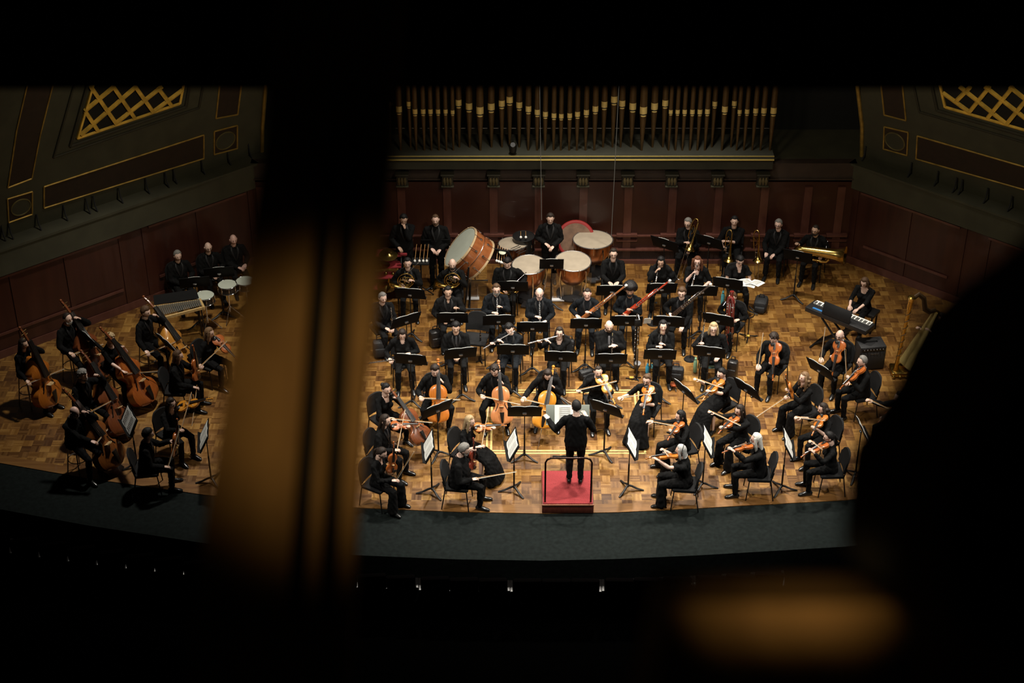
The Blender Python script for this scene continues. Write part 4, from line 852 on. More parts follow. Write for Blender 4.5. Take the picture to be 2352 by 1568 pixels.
hold(G['t2'], TRUMPET, (1601, 607), (1590, 660), 'silver trumpet pointed down by ' + G['t2']['who'], 'trumpet', (.06, .24, 1.1), (.12, .36, .68), (0, 1, 0), bg)
hold(G['tb1'], TROMBONE, (1596, 520), (1562, 630), 'trombone slanting to the floor held by ' + G['tb1']['who'], 'trombone', (-.12, .25, 1.2), (.12, .55, .02), (.2, 1, 0), bg)
hold(G['tb2'], TROMBONE, (1676, 545), (1665, 640), 'trombone standing on its slide held by ' + G['tb2']['who'], 'trombone', (.1, .3, 1.05), (.14, .5, .02), (.2, 1, 0), bg)
hold(G['tb3'], TROMBONE, (1741, 545), (1737, 640), 'trombone standing upright beside ' + G['tb3']['who'], 'trombone', (.42, .3, 1.05), (.42, .42, .02), (.2, 1, 0), bg)
hold(G['tu'], TUBA, (1836, 580), (1915, 592), 'brass tuba lying across the lap of ' + G['tu']['who'], 'tuba', (.30, .28, .74), (-.42, .28, .74), (0, -1, .15), bg)
def make_baton():
    e = empty('baton'); s = MB(); s.tube([(0, .02, 0), (0, .36, 0)], [.0035, .0015], 6); s.build('shaft', mat('baton_white', (.75, .7, .6), .5), e); h = MB(); h.ell((0, 0, 0), (.009, .026, .009), None, 8, 6); h.build('grip', mat('maple'), e); return e
hold(G['con'], Proto(make_baton), (1330, 937), (1301, 919), 'white baton raised by the conductor', 'baton', (.2, .36, 1.47), (-.06, .42, 1.56), (0, 0, 1))
# ================================================================ free standing instruments and things on the stage
skinhead = mat('drum_skin', (.34, .285, .215), .55, 0, .08, 6); whitehead = mat('coated_head', (.42, .45, .38), .5, 0, .05, 6); copper = mat('copper_bowl', (.45, .20, .095), .3, 1, .15, 6)
def make_timp(d):
    e = empty('timpani'); r = d / 2; b = MB(); n = 24; b.lathe([(.02, .28), (.25 * r, .29), (.6 * r, .37), (.86 * r, .52), (.96 * r, .68), (r * .97, .80)], n); b.build('bowl', copper, e)
    h = MB(); h.lathe([(0, .815), (r * .5, .814), (r * .97, .812), (r * .97, .80)], 36); h.build('drum_head', skinhead, e)
    k = MB(); k.tube([(r * math.cos(a), r * math.sin(a), .805) for a in [2 * PI * i / 36 for i in range(36)]], .011, 8, closed=True); k.build('counterhoop', mat('hoop_steel', (.35, .34, .33), .3, .9), e)
    for i in range(8):
        a = 2 * PI * i / 8; t = MB(); t.tube([(r * 1.02 * math.cos(a), r * 1.02 * math.sin(a), .83), (r * 1.02 * math.cos(a), r * 1.02 * math.sin(a), .66)], .006, 6); t.build('tension_rod', chrome, e)
    for i in range(4):
        a = 2 * PI * i / 4 + .5; t = MB(); t.tube([(r * .98 * math.cos(a), r * .98 * math.sin(a), .74), (r * 1.04 * math.cos(a), r * 1.04 * math.sin(a), .5), (r * .8 * math.cos(a), r * .8 * math.sin(a), .04)], .013, 8); t.build('strut', chrome, e)
    q = MB(); q.lathe([(0, .0), (r * .8, .0), (r * .85, .05), (.5 * r, .09), (.07, .12), (.05, .3)], 20); q.box((0, -.0 - r * .75, .06), (.12, .28, .03)); q.build('base', mat('timp_base', (.06, .06, .065), .4, .5), e); return e
def timp(px, py, d, ty, rz, lab):
    p = at(px, py, .81); p.z = 0; TIMP.setdefault(d, Proto(lambda: make_timp(d))).put(TM(p, rz) @ MX.Translation((0, 0, .05)) @ MX.Rotation(R(ty), 4, 'X') @ MX.Translation((0, 0, -.05 + .02)), lab, 'timpani', 'set of timpani')
TIMP = {}
timp(1362, 553, .81, -2, 0, 'largest copper timpani, highest of the set'); timp(1314, 598, .72, 4, .3, 'copper timpani in front of the largest one'); timp(1217, 606, .68, 4, -.3, 'copper timpani behind the broad horn player'); timp(1178, 563, .585, -3, 0, 'smallest timpani beside the black drum')
# bass drum on a tilting frame
def bassdrum():
    e = empty('bass_drum'); r, d = .45, .48; n = 40; s = MB(); s.lathe([(r, -d / 2), (r, d / 2)], n); s.build('shell', wood('bd_shell', (.22, .065, .02), (.34, .12, .04), .25, 3, 12, .6), e)
    for z in (-d / 2, d / 2):
        h = MB(); h.lathe([(.001, z), (r * .9, z), (r * .995, z * .99)], n); h.build('drum_head', whitehead, e, False)
        k = MB(); k.lathe([(r * .99, z * 1.03), (r * 1.04, z * 1.03), (r * 1.04, z * .88), (r * .99, z * .88)], n); k.build('hoop', wood('bd_hoop', (.50, .36, .2), (.60, .45, .27), .35), e)
    k = MB(); k.tube([(r * 1.015 * math.cos(a), r * 1.015 * math.sin(a), 0) for a in [2 * PI * i / 40 for i in range(40)]], (.006), 6, closed=True); k.build('suspension_ring', chrome, e)
    for i in range(10):
        a = 2 * PI * i / 10
        for z in (-1, 1):
            t = MB(); t.tube([(r * 1.05 * math.cos(a), r * 1.05 * math.sin(a), z * .26), (r * 1.04 * math.cos(a), r * 1.04 * math.sin(a), z * .08)], .006, 6); t.rbox((r * 1.02 * math.cos(a), r * 1.02 * math.sin(a), z * .09), (.035, .035, .05), .008); t.build('tension_rod', chrome, e)
    return e
bd = bassdrum(); ax = V((-.74, -.06, .67)).normalized(); pc = near(1078, 582, at(1080, 690, 0) + V((0, 0, .75))); 
bd.matrix_world = MX.Translation(pc) @ ax.to_track_quat('Z', 'Y').to_matrix().to_4x4(); tag(bd, 'large tilted bass drum with brown shell and white head', 'bass drum')
e = empty('drum_stand', TM(V((pc.x, pc.y, 0))), 'wheeled frame carrying the tilted bass drum', 'drum stand')
for s in (-1, 1):
    t = MB(); t.tube([(s * .1, s * .55, .04), (s * .05, s * .56, .4), (0, s * .53, pc.z)], .018, 8); t.build('upright', blk, e); t = MB(); t.tube([(-.35, s * .55, .05), (.35, s * .55, .05)], .02, 8); t.build('foot', blk, e)
t = MB(); t.tube([(0, -.55, .06), (0, .55, .06)], .02, 8); t.build('crossbar', blk, e)
# snare drums
def make_snare():
    e = empty('snare_drum'); r = .178; s = MB(); s.lathe([(r, .66), (r, .80)], 28); s.build('shell', mat('snare_black', (.012, .012, .012), .25), e); h = MB(); h.lathe([(0, .806), (r * .97, .806), (r, .80)], 28); h.build('drum_head', whitehead, e)
    for z in (.665, .802):
        k = MB(); k.tube([(r * 1.03 * math.cos(a), r * 1.03 * math.sin(a), z) for a in [2 * PI * i / 28 for i in range(28)]], .009, 6, closed=True); k.build('hoop', chrome, e)
    for i in range(8):
        a = 2 * PI * i / 8; t = MB(); t.tube([(r * 1.05 * math.cos(a), r * 1.05 * math.sin(a), .80), (r * 1.05 * math.cos(a), r * 1.05 * math.sin(a), .67)], .005, 6); t.rbox((r * 1.03 * math.cos(a), r * 1.03 * math.sin(a), .735), (.018, .018, .04), .004); t.build('lug', chrome, e)
    t = MB(); t.tube([(0, 0, .64), (0, 0, .18)], .012, 8)
    for i in range(3):
        a = 2 * PI * i / 3; c, q = math.cos(a), math.sin(a); t.tube([(0, 0, .6), (c * .16, q * .16, .65)], .009, 6); t.tube([(0, 0, .32), (c * .26, q * .26, .01)], .009, 6)
    t.build('tripod', chrome, e); return e
SN = Proto(make_snare)
for x, y, l in ((470, 678, 'snare drum nearest the xylophone'), (522, 653, 'snare drum before the bald drummer in the middle'), (563, 645, 'snare drum half hidden by the dark pillar')):
    p = at(x, y, .8); p.z = 0; SN.put(TM(p, .3), l, 'snare drum', 'snare drums by the wall')
# xylophone
p = at(412, 706, .85); p.z = 0; e = empty('xylophone', TM(p, R(22)), 'xylophone on a wooden frame by the wood wall', 'xylophone')
for s in (-1, 1):
    t = MB(); t.add([(-.42, s * .2, .80), (.42, s * .12, .80), (.42, s * .155, .80), (-.42, s * .245, .80), (-.42, s * .2, .85), (.42, s * .12, .85), (.42, s * .155, .85), (-.42, s * .245, .85)], [(3, 2, 1, 0), (4, 5, 6, 7), (0, 1, 5, 4), (1, 2, 6, 5), (2, 3, 7, 6), (3, 0, 4, 7)]); t.build('side_rail', wood('xy_rail', (.42, .28, .11), (.55, .38, .17)), e, False)
for s in (-1, 1):
    t = MB(); t.rbox((s * .43, 0, .82), (.045, .50 if s < 0 else .34, .08), .008); t.build('end_rail', wood('xy_rail', (.42, .28, .11), (.55, .38, .17)), e)
    for q in (-1, 1): t = MB(); t.tube([(s * .38, q * .14, .8), (s * .40, q * .2, .0)], .014, 8); t.build('leg', blk, e)
for i in range(22):
    f_ = i / 21; t = MB(); t.rbox((-.39 + .78 * f_, 0, .87), (.028, .36 - .14 * f_, .018), .004); t.build('bar', mat('xylo_bar', (.33, .33, .30), .3, .75), e)
t = MB(); t.add([(-.42, .25, .86), (.42, .18, .86), (.40, .30, 1.0), (-.40, .37, 1.0), (-.42, .26, .85), (.42, .19, .85), (.40, .31, .99), (-.40, .38, .99)], [(0, 1, 2, 3), (7, 6, 5, 4), (0, 4, 5, 1), (1, 5, 6, 2), (2, 6, 7, 3), (3, 7, 4, 0)]); t.build('music_rack', mat('stand_desk'), e, False)
# black tom drum with white mallets on top, mallet bag, gong back
p = at(1203, 540, .95); p.z = 0; e = empty('tom_drum', TM(p), 'black drum on a chrome stand against the back wall', 'drum')
t = MB(); t.lathe([(0, .60), (.21, .60), (.215, .62), (.215, .93), (.205, .935), (0, .93)], 28); t.build('shell', mat('snare_black'), e)
for z in (.62, .93):
    t = MB(); t.tube([(.22 * math.cos(a), .22 * math.sin(a), z) for a in [2 * PI * i / 28 for i in range(28)]], .008, 6, closed=True); t.build('hoop', blk, e)
for i in range(8): a = PI * i / 4; t = MB(); t.rbox((.222 * math.cos(a), .222 * math.sin(a), .78), (.02, .02, .07), .005); t.build('lug', chrome, e)
for i in range(3): a = 2 * PI * i / 3; t = MB(); t.tube([(.05 * math.cos(a), .05 * math.sin(a), .6), (.27 * math.cos(a), .27 * math.sin(a), .01)], .012, 8); t.build('leg', chrome, e)
def make_mallet():
    e = empty('mallet'); s = MB(); s.tube([(0, 0, 0), (0, .33, 0)], .005, 6); s.build('stick', BOWWOOD, e); h = MB(); h.ell((0, .35, 0), (.026, .03, .026), None, 12, 8); h.build('head', mat('felt_white', (.78, .77, .74), .9), e); return e
MAL = Proto(make_mallet)
def mallet(a, b, lab, grp): MAL.put(AB(a, b), lab, 'mallet', grp)
for i, x in enumerate((-.06, .04)):
    a = p + V((x, .16, .95)); mallet(a, a + V((.0, -.3, .05)), 'white headed mallet on the black drum, ' + ('nearer the bass drum' if not i else 'nearer the timpanist'), 'mallets on the black drum')
q = at(1157, 580, .9); q.z = 0; e = empty('mallet_case', TM(q, R(-20)), 'black open mallet case hung beside the smallest timpani', 'mallet case')
t = MB(); t.rbox((0, 0, .86), (.30, .03, .42), .012, MX.Rotation(R(35), 3, 'X')); t.build('back_panel', seatcloth, e); t = MB(); t.rbox((0, -.05, .74), (.30, .05, .12), .012, MX.Rotation(R(35), 3, 'X')); t.build('pocket', seatcloth, e)
t = MB(); t.ell((.02, -.13, .98), (.075, .05, .012), MX.Rotation(R(35), 3, 'X'), 16, 7); t.build('round_badge', mat('badge', (.62, .68, .52), .6), e)
t = MB(); t.tube([(0, .02, .8), (0, .03, .0)], .013, 8); t.build('post', blk, e); 
t = MB(); t.tube([(-.2, .03, .02), (.2, .03, .02)], .013, 8); t.tube([(0, -.17, .02), (0, .2, .02)], .013, 8); t.build('foot', blk, e)
for i in range(5):
    a = q + V((-.13 + .045 * i, -.12 - .012 * i, .90 - .01 * i)); mallet(a + V((.02, .20, .12)), a, 'white mallet in the black case, ' + ['first from the bass drum', 'second from the bass drum', 'middle of the row of five', 'second from the smallest timpani', 'first from the smallest timpani'][i], 'mallets in the case')
for i in range(5):
    a = q + V((.14 + .035 * i, .05 + .0 * i, .96 - .03 * i)); t = MB(); t.tube([a, a + V((.16, .10, .02))], [.006, .009], 6); tag(t.build('drumstick', blackwood), 'thin black drumstick over the smallest timpani, ' + ['topmost', 'second from top', 'middle', 'second from bottom', 'lowest'][i] + ' of five', 'drumstick', 'black drumsticks')
g_ = at(1324, 566, .75); e = empty('gong_case', MX.Translation(V((g_.x, g_.y + .42, 0))), 'round brown gong case with red rim behind the timpani', 'gong case')
t = MB(); t.lathe([(0, -.03), (.33, -.035), (.36, -.03), (.36, .03), (.33, .035), (0, .03)], 36, MX.Translation((0, .0, .68)) @ MX.Rotation(R(90 - 25), 4, 'X')); t.build('face', mat('gong_brown', (.16, .09, .055), .7, 0, .2, 10), e)
t = MB(); t.tube([(.345 * math.cos(a), 0, .345 * math.sin(a)) for a in [2 * PI * i / 40 for i in range(40)]], [(.05, .04)] * 40, 8, closed=True); t2 = MB(); t2.merge(t, MX.Translation((0, -.0, .68)) @ MX.Rotation(R(-25), 4, 'X')); t2.build('red_rim', mat('red_binding', (.28, .015, .014), .6), e)
t = MB(); t.tube([(-.2, .1, .5), (-.25, .15, 0)], .014, 8); t.tube([(.2, .1, .5), (.25, .15, 0)], .014, 8); t.build('stand_leg', blk, e)
# cymbal shelves with red cloth
c0 = at(893, 640, .3); c0.z = 0; c0 = V((c0.x - .05, c0.y, 0)); e = empty('percussion_shelf', TM(c0), 'tiered shelf lined with red cloth beside the dark pillar', 'shelf')
redc = mat('red_velvet', (.22, .012, .018), .85, 0, .2, 20)
for i, (z, y) in enumerate(((.22, -.16), (.40, -.04), (.58, .08), (.76, .22))):
    t = MB(); t.rbox((0, y, z), (.62, .26, .03), .006); t.build('shelf_board', redc, e)
for x in (-.3, .3): t = MB(); t.tube([(x, -.28, 0), (x, -.25, .24), (x, .3, .78), (x, .3, 0)], .015, 8); t.build('side_frame', blk, e)
def make_cymbal(r=.19):
    t = MB(); t.lathe([(.0, .035), (.03, .033), (.055, .012), (r * .6, .008), (r, 0), (r, -.003), (.05, .005), (0, .02)], 28); return t.build('cymbal', brass)
CYM = Proto(make_cymbal)
for (x, y, z, rx), l in zip(((.06, .10, .80, 12), (-.10, .0, .62, -5), (.02, -.22, .25, 8)), ('top tier', 'middle tier', 'bottom tier')):
    CYM.put(MX.Translation(c0 + V((x, y, z))) @ MX.Rotation(R(rx), 4, 'X'), 'brass cymbal on the %s of the red shelf' % l, 'cymbal', 'cymbals on the shelf')
def make_bell():
    t = MB(); t.lathe([(0, .05), (.02, .05), (.035, .03), (.04, 0), (.036, 0), (0, .04)], 16); return t.build('hand_bell', brass)
HBL = Proto(make_bell)
for i, l in enumerate(('nearer the pillar', 'nearer the horn player')): HBL.put(MX.Translation(c0 + V((.0 + .14 * i, -.03, .42))), 'small brass bell on the red shelf, ' + l, 'bell', 'small bells')
t = MB(); t.rbox(at(927, 584, .86), (.14, .06, .05), .015); tag(t.build('red_pouch', redc), 'red cloth pouch under the standing man\'s hand', 'pouch')
# mallet tray
m0 = at(966, 598, .80); m0.z = 0; e = empty('mallet_table', TM(m0), 'black padded tray table before the bearded percussionist', 'table')
t = MB(); t.rbox((0, 0, .78), (.34, .26, .035), .01); t.build('tray', seatcloth, e); t = MB(); t.tube([(0, 0, .77), (0, 0, .04)], .016, 8); t.build('post', blk, e)
for i in range(3): a = 2 * PI * i / 3; t = MB(); t.tube([(0, 0, .2), (.24 * math.cos(a), .24 * math.sin(a), .012)], .012, 8); t.build('foot', blk, e)
for i, (x, s) in enumerate(((-.11, 1.5), (-.02, 1.1), (.055, 1.1), (.125, 1.0))):
    a = m0 + V((x + .02, .10, .97)); b_ = m0 + V((x, -.06, .80 + .03)); M = AB(a, b_) @ MX.Scale(1, 4); MAL.put(M @ MX.Translation((0, (b_ - a).length - .345, 0)), ['large white beater on the black tray', 'white mallet next to the large beater', 'white mallet third along the black tray', 'white mallet at the open end of the tray'][i], 'mallet', 'mallets on the tray')
# acrylic screens in front of timpani
acry = bpy.data.materials.new('acrylic'); acry.use_nodes = True; nt = acry.node_tree; nt.nodes.remove(nt.nodes['Principled BSDF']); o_ = nt.nodes['Material Output']
a1, a2, a3 = nt.nodes.new('ShaderNodeBsdfTransparent'), nt.nodes.new('ShaderNodeBsdfGlossy'), nt.nodes.new('ShaderNodeMixShader'); a2.inputs['Roughness'].default_value = .15; a1.inputs['Color'].default_value = (.93, .93, .92, 1); a3.inputs[0].default_value = .07
nt.links.new(a1.outputs[0], a3.inputs[1]); nt.links.new(a2.outputs[0], a3.inputs[2]); nt.links.new(a3.outputs[0], o_.inputs[0])
def make_screen():
    e = empty('acoustic_screen'); t = MB(); t.box((0, 0, .34), (.56, .008, .56)); t.build('clear_panel', acry, e, False)
    t = MB(); t.rbox((0, -.03, .03), (.26, .10, .03), .008); t.build('foot_bar', mat('white_foot', (.70, .70, .72), .3), e); t = MB(); t.tube([(-.1, 0, .04), (-.1, 0, .3)], .008, 6); t.tube([(.1, 0, .04), (.1, 0, .3)], .008, 6); t.build('bracket', chrome, e); return e
SCR = Proto(make_screen)
for x, y, l in ((1086, 683, 'behind the clarinettist in shiny lapels'), (1281, 686, 'behind the balding clarinettist'), (1325, 685, 'behind the bassoonist with crew cut')):
    p = at(x, y, .03); p.z = 0; SCR.put(TM(p), 'clear acrylic sound screen ' + l, 'screen', 'clear sound screens')
# keyboard with X stand, bench, amp
ka, kb_ = at(1866, 700, .78), at(1996, 752, .78); kc = (ka + kb_) / 2; kd = math.atan2((kb_ - ka).y, (kb_ - ka).x); K = TM(V((kc.x, kc.y, 0)), kd)
e = empty('keyboard', K, 'black electronic keyboard with a row of white keys', 'keyboard'); kl = 1.32
t = MB(); t.rbox((0, -.02, .76), (kl, .34, .10), .015); t.build('case', mat('key_case', (.015, .015, .016), .4, 0, .2, 20), e)
t = MB()
for i in range(52): x = -kl * .46 + kl * .92 * (i + .5) / 52; t.box((x, .085, .812), (kl * .92 / 52 - .0015, .13, .016))
t.build('keys', mat('ivory_keys', (.80, .80, .77), .35), e, False); t = MB()
for i in range(51):
    if i % 7 in (0, 1, 3, 4, 5): x = -kl * .46 + kl * .92 * (i + 1) / 52; t.box((x, .06, .826), (.011, .085, .014))
t.build('black_keys', ebony, e, False); t = MB(); t.rbox((-.42, -.12, .812), (.22, .05, .004), .001); t.rbox((.02, -.13, .812), (.16, .05, .004), .001); t.build('blue_display', mat('blue_tape', (.03, .16, .42), .4), e)
t = MB(); t.rbox((.0, -.15, .93), (.60, .012, .24), .005, MX.Rotation(R(-18), 3, 'X')); t.build('music_rest', blk, e); t = MB(); t.rbox((-.14, -.10, .814), (.09, .03, .004), .001); t.build('logo_badge', mat('badge_grey', (.4, .42, .42), .4), e)
e = empty('keyboard_stand', K, 'black crossed leg stand under the keyboard', 'keyboard stand')
for s in (-1, 1): t = MB(); t.tube([(s * .38, -.1, .705), (-s * .42, -.12 + .05 * s, .025)], .02, 8); t.tube([(s * .38, .1, .705), (-s * .42, .12, .025)], .02, 8); t.build('crossed_leg', blk, e); t = MB(); t.tube([(s * .43, -.24, .02), (s * .43, .26, .02)], .02, 8); t.build('foot', blk, e)
bm_ = HB['M']; e = empty('piano_bench', bm_, 'black padded bench under the keyboard player', 'bench')
t = MB(); t.rbox((0, -.0, .43), (.62, .34, .07), .02); t.build('seat', mat('bench_leather', (.012, .012, .012), .35), e)
for x in (-.26, .26):
    for y in (-.12, .12): t = MB(); t.tube([(x, y, .4), (x, y, 0)], .02, 8); t.build('leg', blk, e)
p = at(1997, 812, .25); p.z = 0; e = empty('keyboard_amplifier', TM(p, R(8)), 'black keyboard amplifier on the floor behind the violinists', 'amplifier')
t = MB(); t.rbox((0, 0, .26), (.50, .36, .50), .02); t.build('cabinet', mat('amp_vinyl', (.012, .012, .013), .6, 0, .2, 60, .3), e); t = MB(); t.rbox((0, -.182, .22), (.44, .012, .36), .004); t.build('grille_cloth', mat('amp_grille', (.02, .02, .021), .85), e)
t = MB(); t.rbox((0, -.182, .46), (.44, .014, .06), .004); t.build('control_panel', blk, e)
for i in range(7): t = MB(); t.tube([(-.18 + .06 * i, -.185, .46), (-.18 + .06 * i, -.205, .46)], .011, 8); t.build('knob', mat('knob_grey', (.12, .12, .12), .4), e)
t = MB(); t.tube([(-.12, 0, .51), (-.1, 0, .545), (.1, 0, .545), (.12, 0, .51)], .012, 8); t.build('handle', rubber, e)
def text(s, M, size, m, parent, name='lettering', ext=.001):
    cu = bpy.data.curves.new(name, 'FONT'); cu.body = s; cu.size = size; cu.extrude = ext; cu.align_x = 'CENTER'; o = bpy.data.objects.new(name, cu); COL.objects.link(o)
    dg = bpy.context.evaluated_depsgraph_get(); me = bpy.data.meshes.new_from_object(o.evaluated_get(dg)); bpy.data.objects.remove(o); me.materials.clear(); me.materials.append(m)
    q = bpy.data.objects.new(name, me); COL.objects.link(q); q.parent = parent; q.matrix_local = M; return q
text('Roland', MX.Translation((.02, -.190, .35)) @ MX.Rotation(PI / 2, 4, 'X'), .055, mat('letter_grey', (.16, .16, .16), .5), e)
# harp
hb, ht = at(2055, 855, .05), None; hb.z = 0; ht = near(2095, 680, hb + V((.0, 0, 1.75))); e = empty('concert_harp', MX.Translation(hb), 'gilded concert harp by the wall beyond the amplifier', 'harp')
u_ = ht - hb; side = V((.85, .35, 0)).normalized(); hgold = mat('harp_gold', (.70, .48, .13), .25, 1, .15, 20)
t = MB(); t.tube([u_ * .06, u_ * .10, u_ * .2, u_ * .82, u_ * .86, u_ * .92, u_ * .96, u_ * .985, u_ * 1.0], [.06, .045, .034, .034, .05, .045, .06, .075, .05], 16); t.build('column', hgold, e)
t = MB(); pts = []
for i in range(60): a = i * .75; c = u_ * (.2 + .62 * i / 60); pts.append(c + V((math.cos(a), math.sin(a), 0)) * .036)
t.tube(pts, .008, 6); t.build('carved_spiral', mat('harp_dark', (.06, .035, .015), .5), e)
nk = [u_ * .94 + V((0, 0, .02)), u_ * .96 + side * .15 + V((0, 0, .07)), u_ * .92 + side * .28 + V((0, 0, .02)), u_ * .80 + side * .36 + V((0, 0, -.02)), u_ * .74 + side * .48, u_ * .74 + side * .60]
t = MB(); t.tube(nk, [(.03, .05), (.028, .05), (.026, .05), (.028, .055), (.03, .055), (.03, .05)], 10); t.build('neck', mat('harp_dark'), e)
s0, s1 = side * .20 + V((0, 0, .16)), u_ * .72 + side * .62
t = MB(); t.tube([s0, s0.lerp(s1, .35), s0.lerp(s1, .7), s1], [(.19, .05), (.15, .045), (.10, .04), (.06, .035)], 14, (side.y, -side.x, 0)); t.build('soundboard', mat('harp_board', (.60, .46, .17), .35, .35, .12, 6), e)
t = MB(); t.tube([s0 + side * .14, s0.lerp(s1, .5) + side * .11, s1 + side * .04], [(.20, .12), (.14, .09), (.06, .05)], 14, (side.y, -side.x, 0)); t.build('soundbox', hgold, e)
t = MB(); t.rbox(side * .15 + V((0, 0, .06)), (.42, .36, .10), .03); t.build('pedal_base', hgold, e)
for i in range(4): t = MB(); t.ell(side * .15 + V((-.18 + .12 * i, -.19, .04)), (.03, .03, .03)); t.build('foot', hgold, e)
t = MB()
for i in range(34):
    f_ = (i + .5) / 34; a = s0.lerp(s1, .06 + .9 * f_) - side * .03; j = f_ * (len(nk) - 1); k0 = min(int(j), len(nk) - 2); t.tube([a, nk[k0].lerp(nk[k0 + 1], j - k0) - V((0, 0, .03))], .0012, 4)
t.build('strings', mat('gut', (.5, .36, .2), .5), e)
# bass clarinet and english horn on stands, clarinet on pegs
p = at(1458, 840, .05); p.z = 0; e = empty('bass_clarinet', TM(p, .2), 'black bass clarinet on a floor stand beside the large oboist', 'bass clarinet')
t = MB(); t.tube([(0, 0, .10), (0, 0, 1.0), (0, .03, 1.08)], [.026, .022, .016], 14); t.build('tube', blackwood, e); t = MB(); t.tube([(0, .03, 1.08), (0, .0, 1.2), (0, -.08, 1.22), (0, -.15, 1.16)], [.012, .012, .011, .014], 10); t.build('neck', silver, e)
t = MB(); t.tube([(0, 0, .12), (0, -.04, .06), (0, -.12, .08), (0, -.17, .18), (0, -.19, .24)], [.026, .03, .04, .05, .06], 16); t.build('bell', mat('dull_silver', (.10, .10, .105), .45, .6), e); t = MB()
for i in range(18): t.ell((.026 * (-1) ** i, -.026, .18 + .045 * i), (.014, .008, .014), None, 8, 5)
for x in (-.03, .03): t.tube([(x, -.02, .2), (x, -.02, .98)], .004, 6)
t.build('keys', silver, e)
t = MB(); t.rbox((0, -.05, 1.04), (.11, .05, .14), .01); t.build('case_cover', blk, e)
def floor_peg(loc, lab, z=.0):
    e = empty('instrument_peg', TM(loc), lab, 'instrument stand', 'instrument pegs'); t = MB(); t.tube([(0, 0, .02), (0, 0, .32)], [.018, .007], 10); t.build('peg', blk, e)
    for i in range(4): a = PI / 2 * i + .4; t = MB(); t.tube([(0, 0, .04), (.09 * math.cos(a), .09 * math.sin(a), .012)], .011, 6); t.build('foot', blk, e)
p = at(1104, 828, .02); p.z = 0; floor_peg(p, 'small peg under the upright clarinet'); CLAR.put(MX.Translation(p + V((0, 0, .70))) @ MX.Rotation(-PI / 2, 4, 'X'), 'clarinet standing upright on a floor peg by the empty chair', 'clarinet', 'woodwinds on pegs')
p = at(1462, 868, .02); p.z = 0; floor_peg(p, 'small peg under the upright oboe'); OBOE.put(MX.Translation(p + V((0, 0, .72))) @ MX.Rotation(-PI / 2, 4, 'X'), 'oboe standing on a floor peg before the bass clarinet', 'oboe', 'woodwinds on pegs')
p = at(1201, 800, .02); p.z = 0; floor_peg(p, 'small peg beside the swept haired flautist'); CLAR.put(MX.Translation(p + V((0, 0, .70))) @ MX.Rotation(-PI / 2, 4, 'X'), 'clarinet standing on a floor peg between the two flautists', 'clarinet', 'woodwinds on pegs')
# empty chair and spare ones
p = at(1092, 778, .45); p.z = 0; CHAIR.put(TM(p, R(170)), 'empty black chair beside the swept haired flautist', 'chair', 'empty chairs')
p = at(1738, 925, .45); p.z = 0
# bags and cases
leather = mat('bag_leather', (.012, .011, .011), .32, 0, .2, 30, .3); nylon = mat('bag_nylon', (.011, .012, .014), .7, 0, .2, 40, .3)
def bag(name, px, py, sz, rz, m, lab, z=None, tilt=0, strap=True):
    p = at(px, py, sz[2] / 2); p.z = 0; e = empty(name, TM(p, R(rz)) @ MX.Rotation(R(tilt), 4, 'X'), lab, 'bag', 'bags on the stage'); t = MB(); t.rbox((0, 0, sz[2] / 2), sz, min(sz) * .3); t.build('body', m, e)
    t = MB(); t.rbox((0, -sz[1] * .5, sz[2] * .4), (sz[0] * .75, sz[1] * .25, sz[2] * .5), min(sz) * .1); t.build('front_pocket', m, e); t = MB(); t.tube([(-sz[0] * .45, -sz[1] * .3, sz[2] * .85), (0, -sz[1] * .32, sz[2] * .97), (sz[0] * .45, -sz[1] * .3, sz[2] * .85)], .004, 6); t.build('zip', mat('zip', (.3, .3, .3), .4, .8), e)
    if strap: t = MB(); t.tube([(-sz[0] * .2, sz[1] * .1, sz[2]), (-sz[0] * .15, sz[1] * .1, sz[2] + .07), (sz[0] * .15, sz[1] * .1, sz[2] + .07), (sz[0] * .2, sz[1] * .1, sz[2])], (.010), 8); t.build('handle', m, e)
bag('leather_bag', 1000, 776, (.24, .20, .36), 20, leather, 'shiny black leather bag beside the man in tie')
bag('backpack', 1748, 697, (.26, .38, .24), -15, nylon, 'black backpack lying on open floor behind the contrabassoonist')
t = MB(); q = at(1733, 715, .03); t.tube([q + V((0, 0, 0)), q + V((-.1, .1, .06)), q + V((-.12, -.02, .03)), q + V((.05, -.12, .0))], (.014), 6); t.build('strap', nylon, [o for o in COL.objects if o.name.startswith('backpack')][0]).matrix_world = MX.Identity(4)
bag('instrument_case', 1345, 858, (.26, .16, .18), 25, nylon, 'small black instrument case beside the short haired violist')
bag('tote_bag', 1552, 856, (.30, .18, .26), -10, nylon, 'square black bag beside the young oboist')
bag('leather_case', 1682, 850, (.20, .18, .44), -20, leather, 'tall shiny black case behind the centre parted violist')
bag('wind_bag', 1399, 838, (.30, .14, .16), 0, leather, 'black bag with pale piping under the large oboist')
bag('backpack', 872, 800, (.26, .2, .36), 10, nylon, 'dark backpack beside the dark pillar')
bag('side_bag', 1310, 792, (.16, .14, .24), 0, nylon, 'small dark bag hung by the flautist with side hair')
def bottle(px, py, m, lab, h=.22):
    p = at(px, py, h / 2); p.z = 0; e = empty('water_bottle', TM(p), lab, 'bottle', 'water bottles'); t = MB(); t.lathe([(0, 0), (.034, 0), (.036, .01), (.036, h * .75), (.02, h * .86), (.018, h * .9)], 16); t.build('body', m, e); t = MB(); t.lathe([(.02, h * .88), (.022, h * .88), (.022, h), (0, h)], 14); t.tube([(-.016, 0, h), (-.016, 0, h + .03), (.016, 0, h + .03), (.016, 0, h)], .004, 6); t.build('cap', m, e)
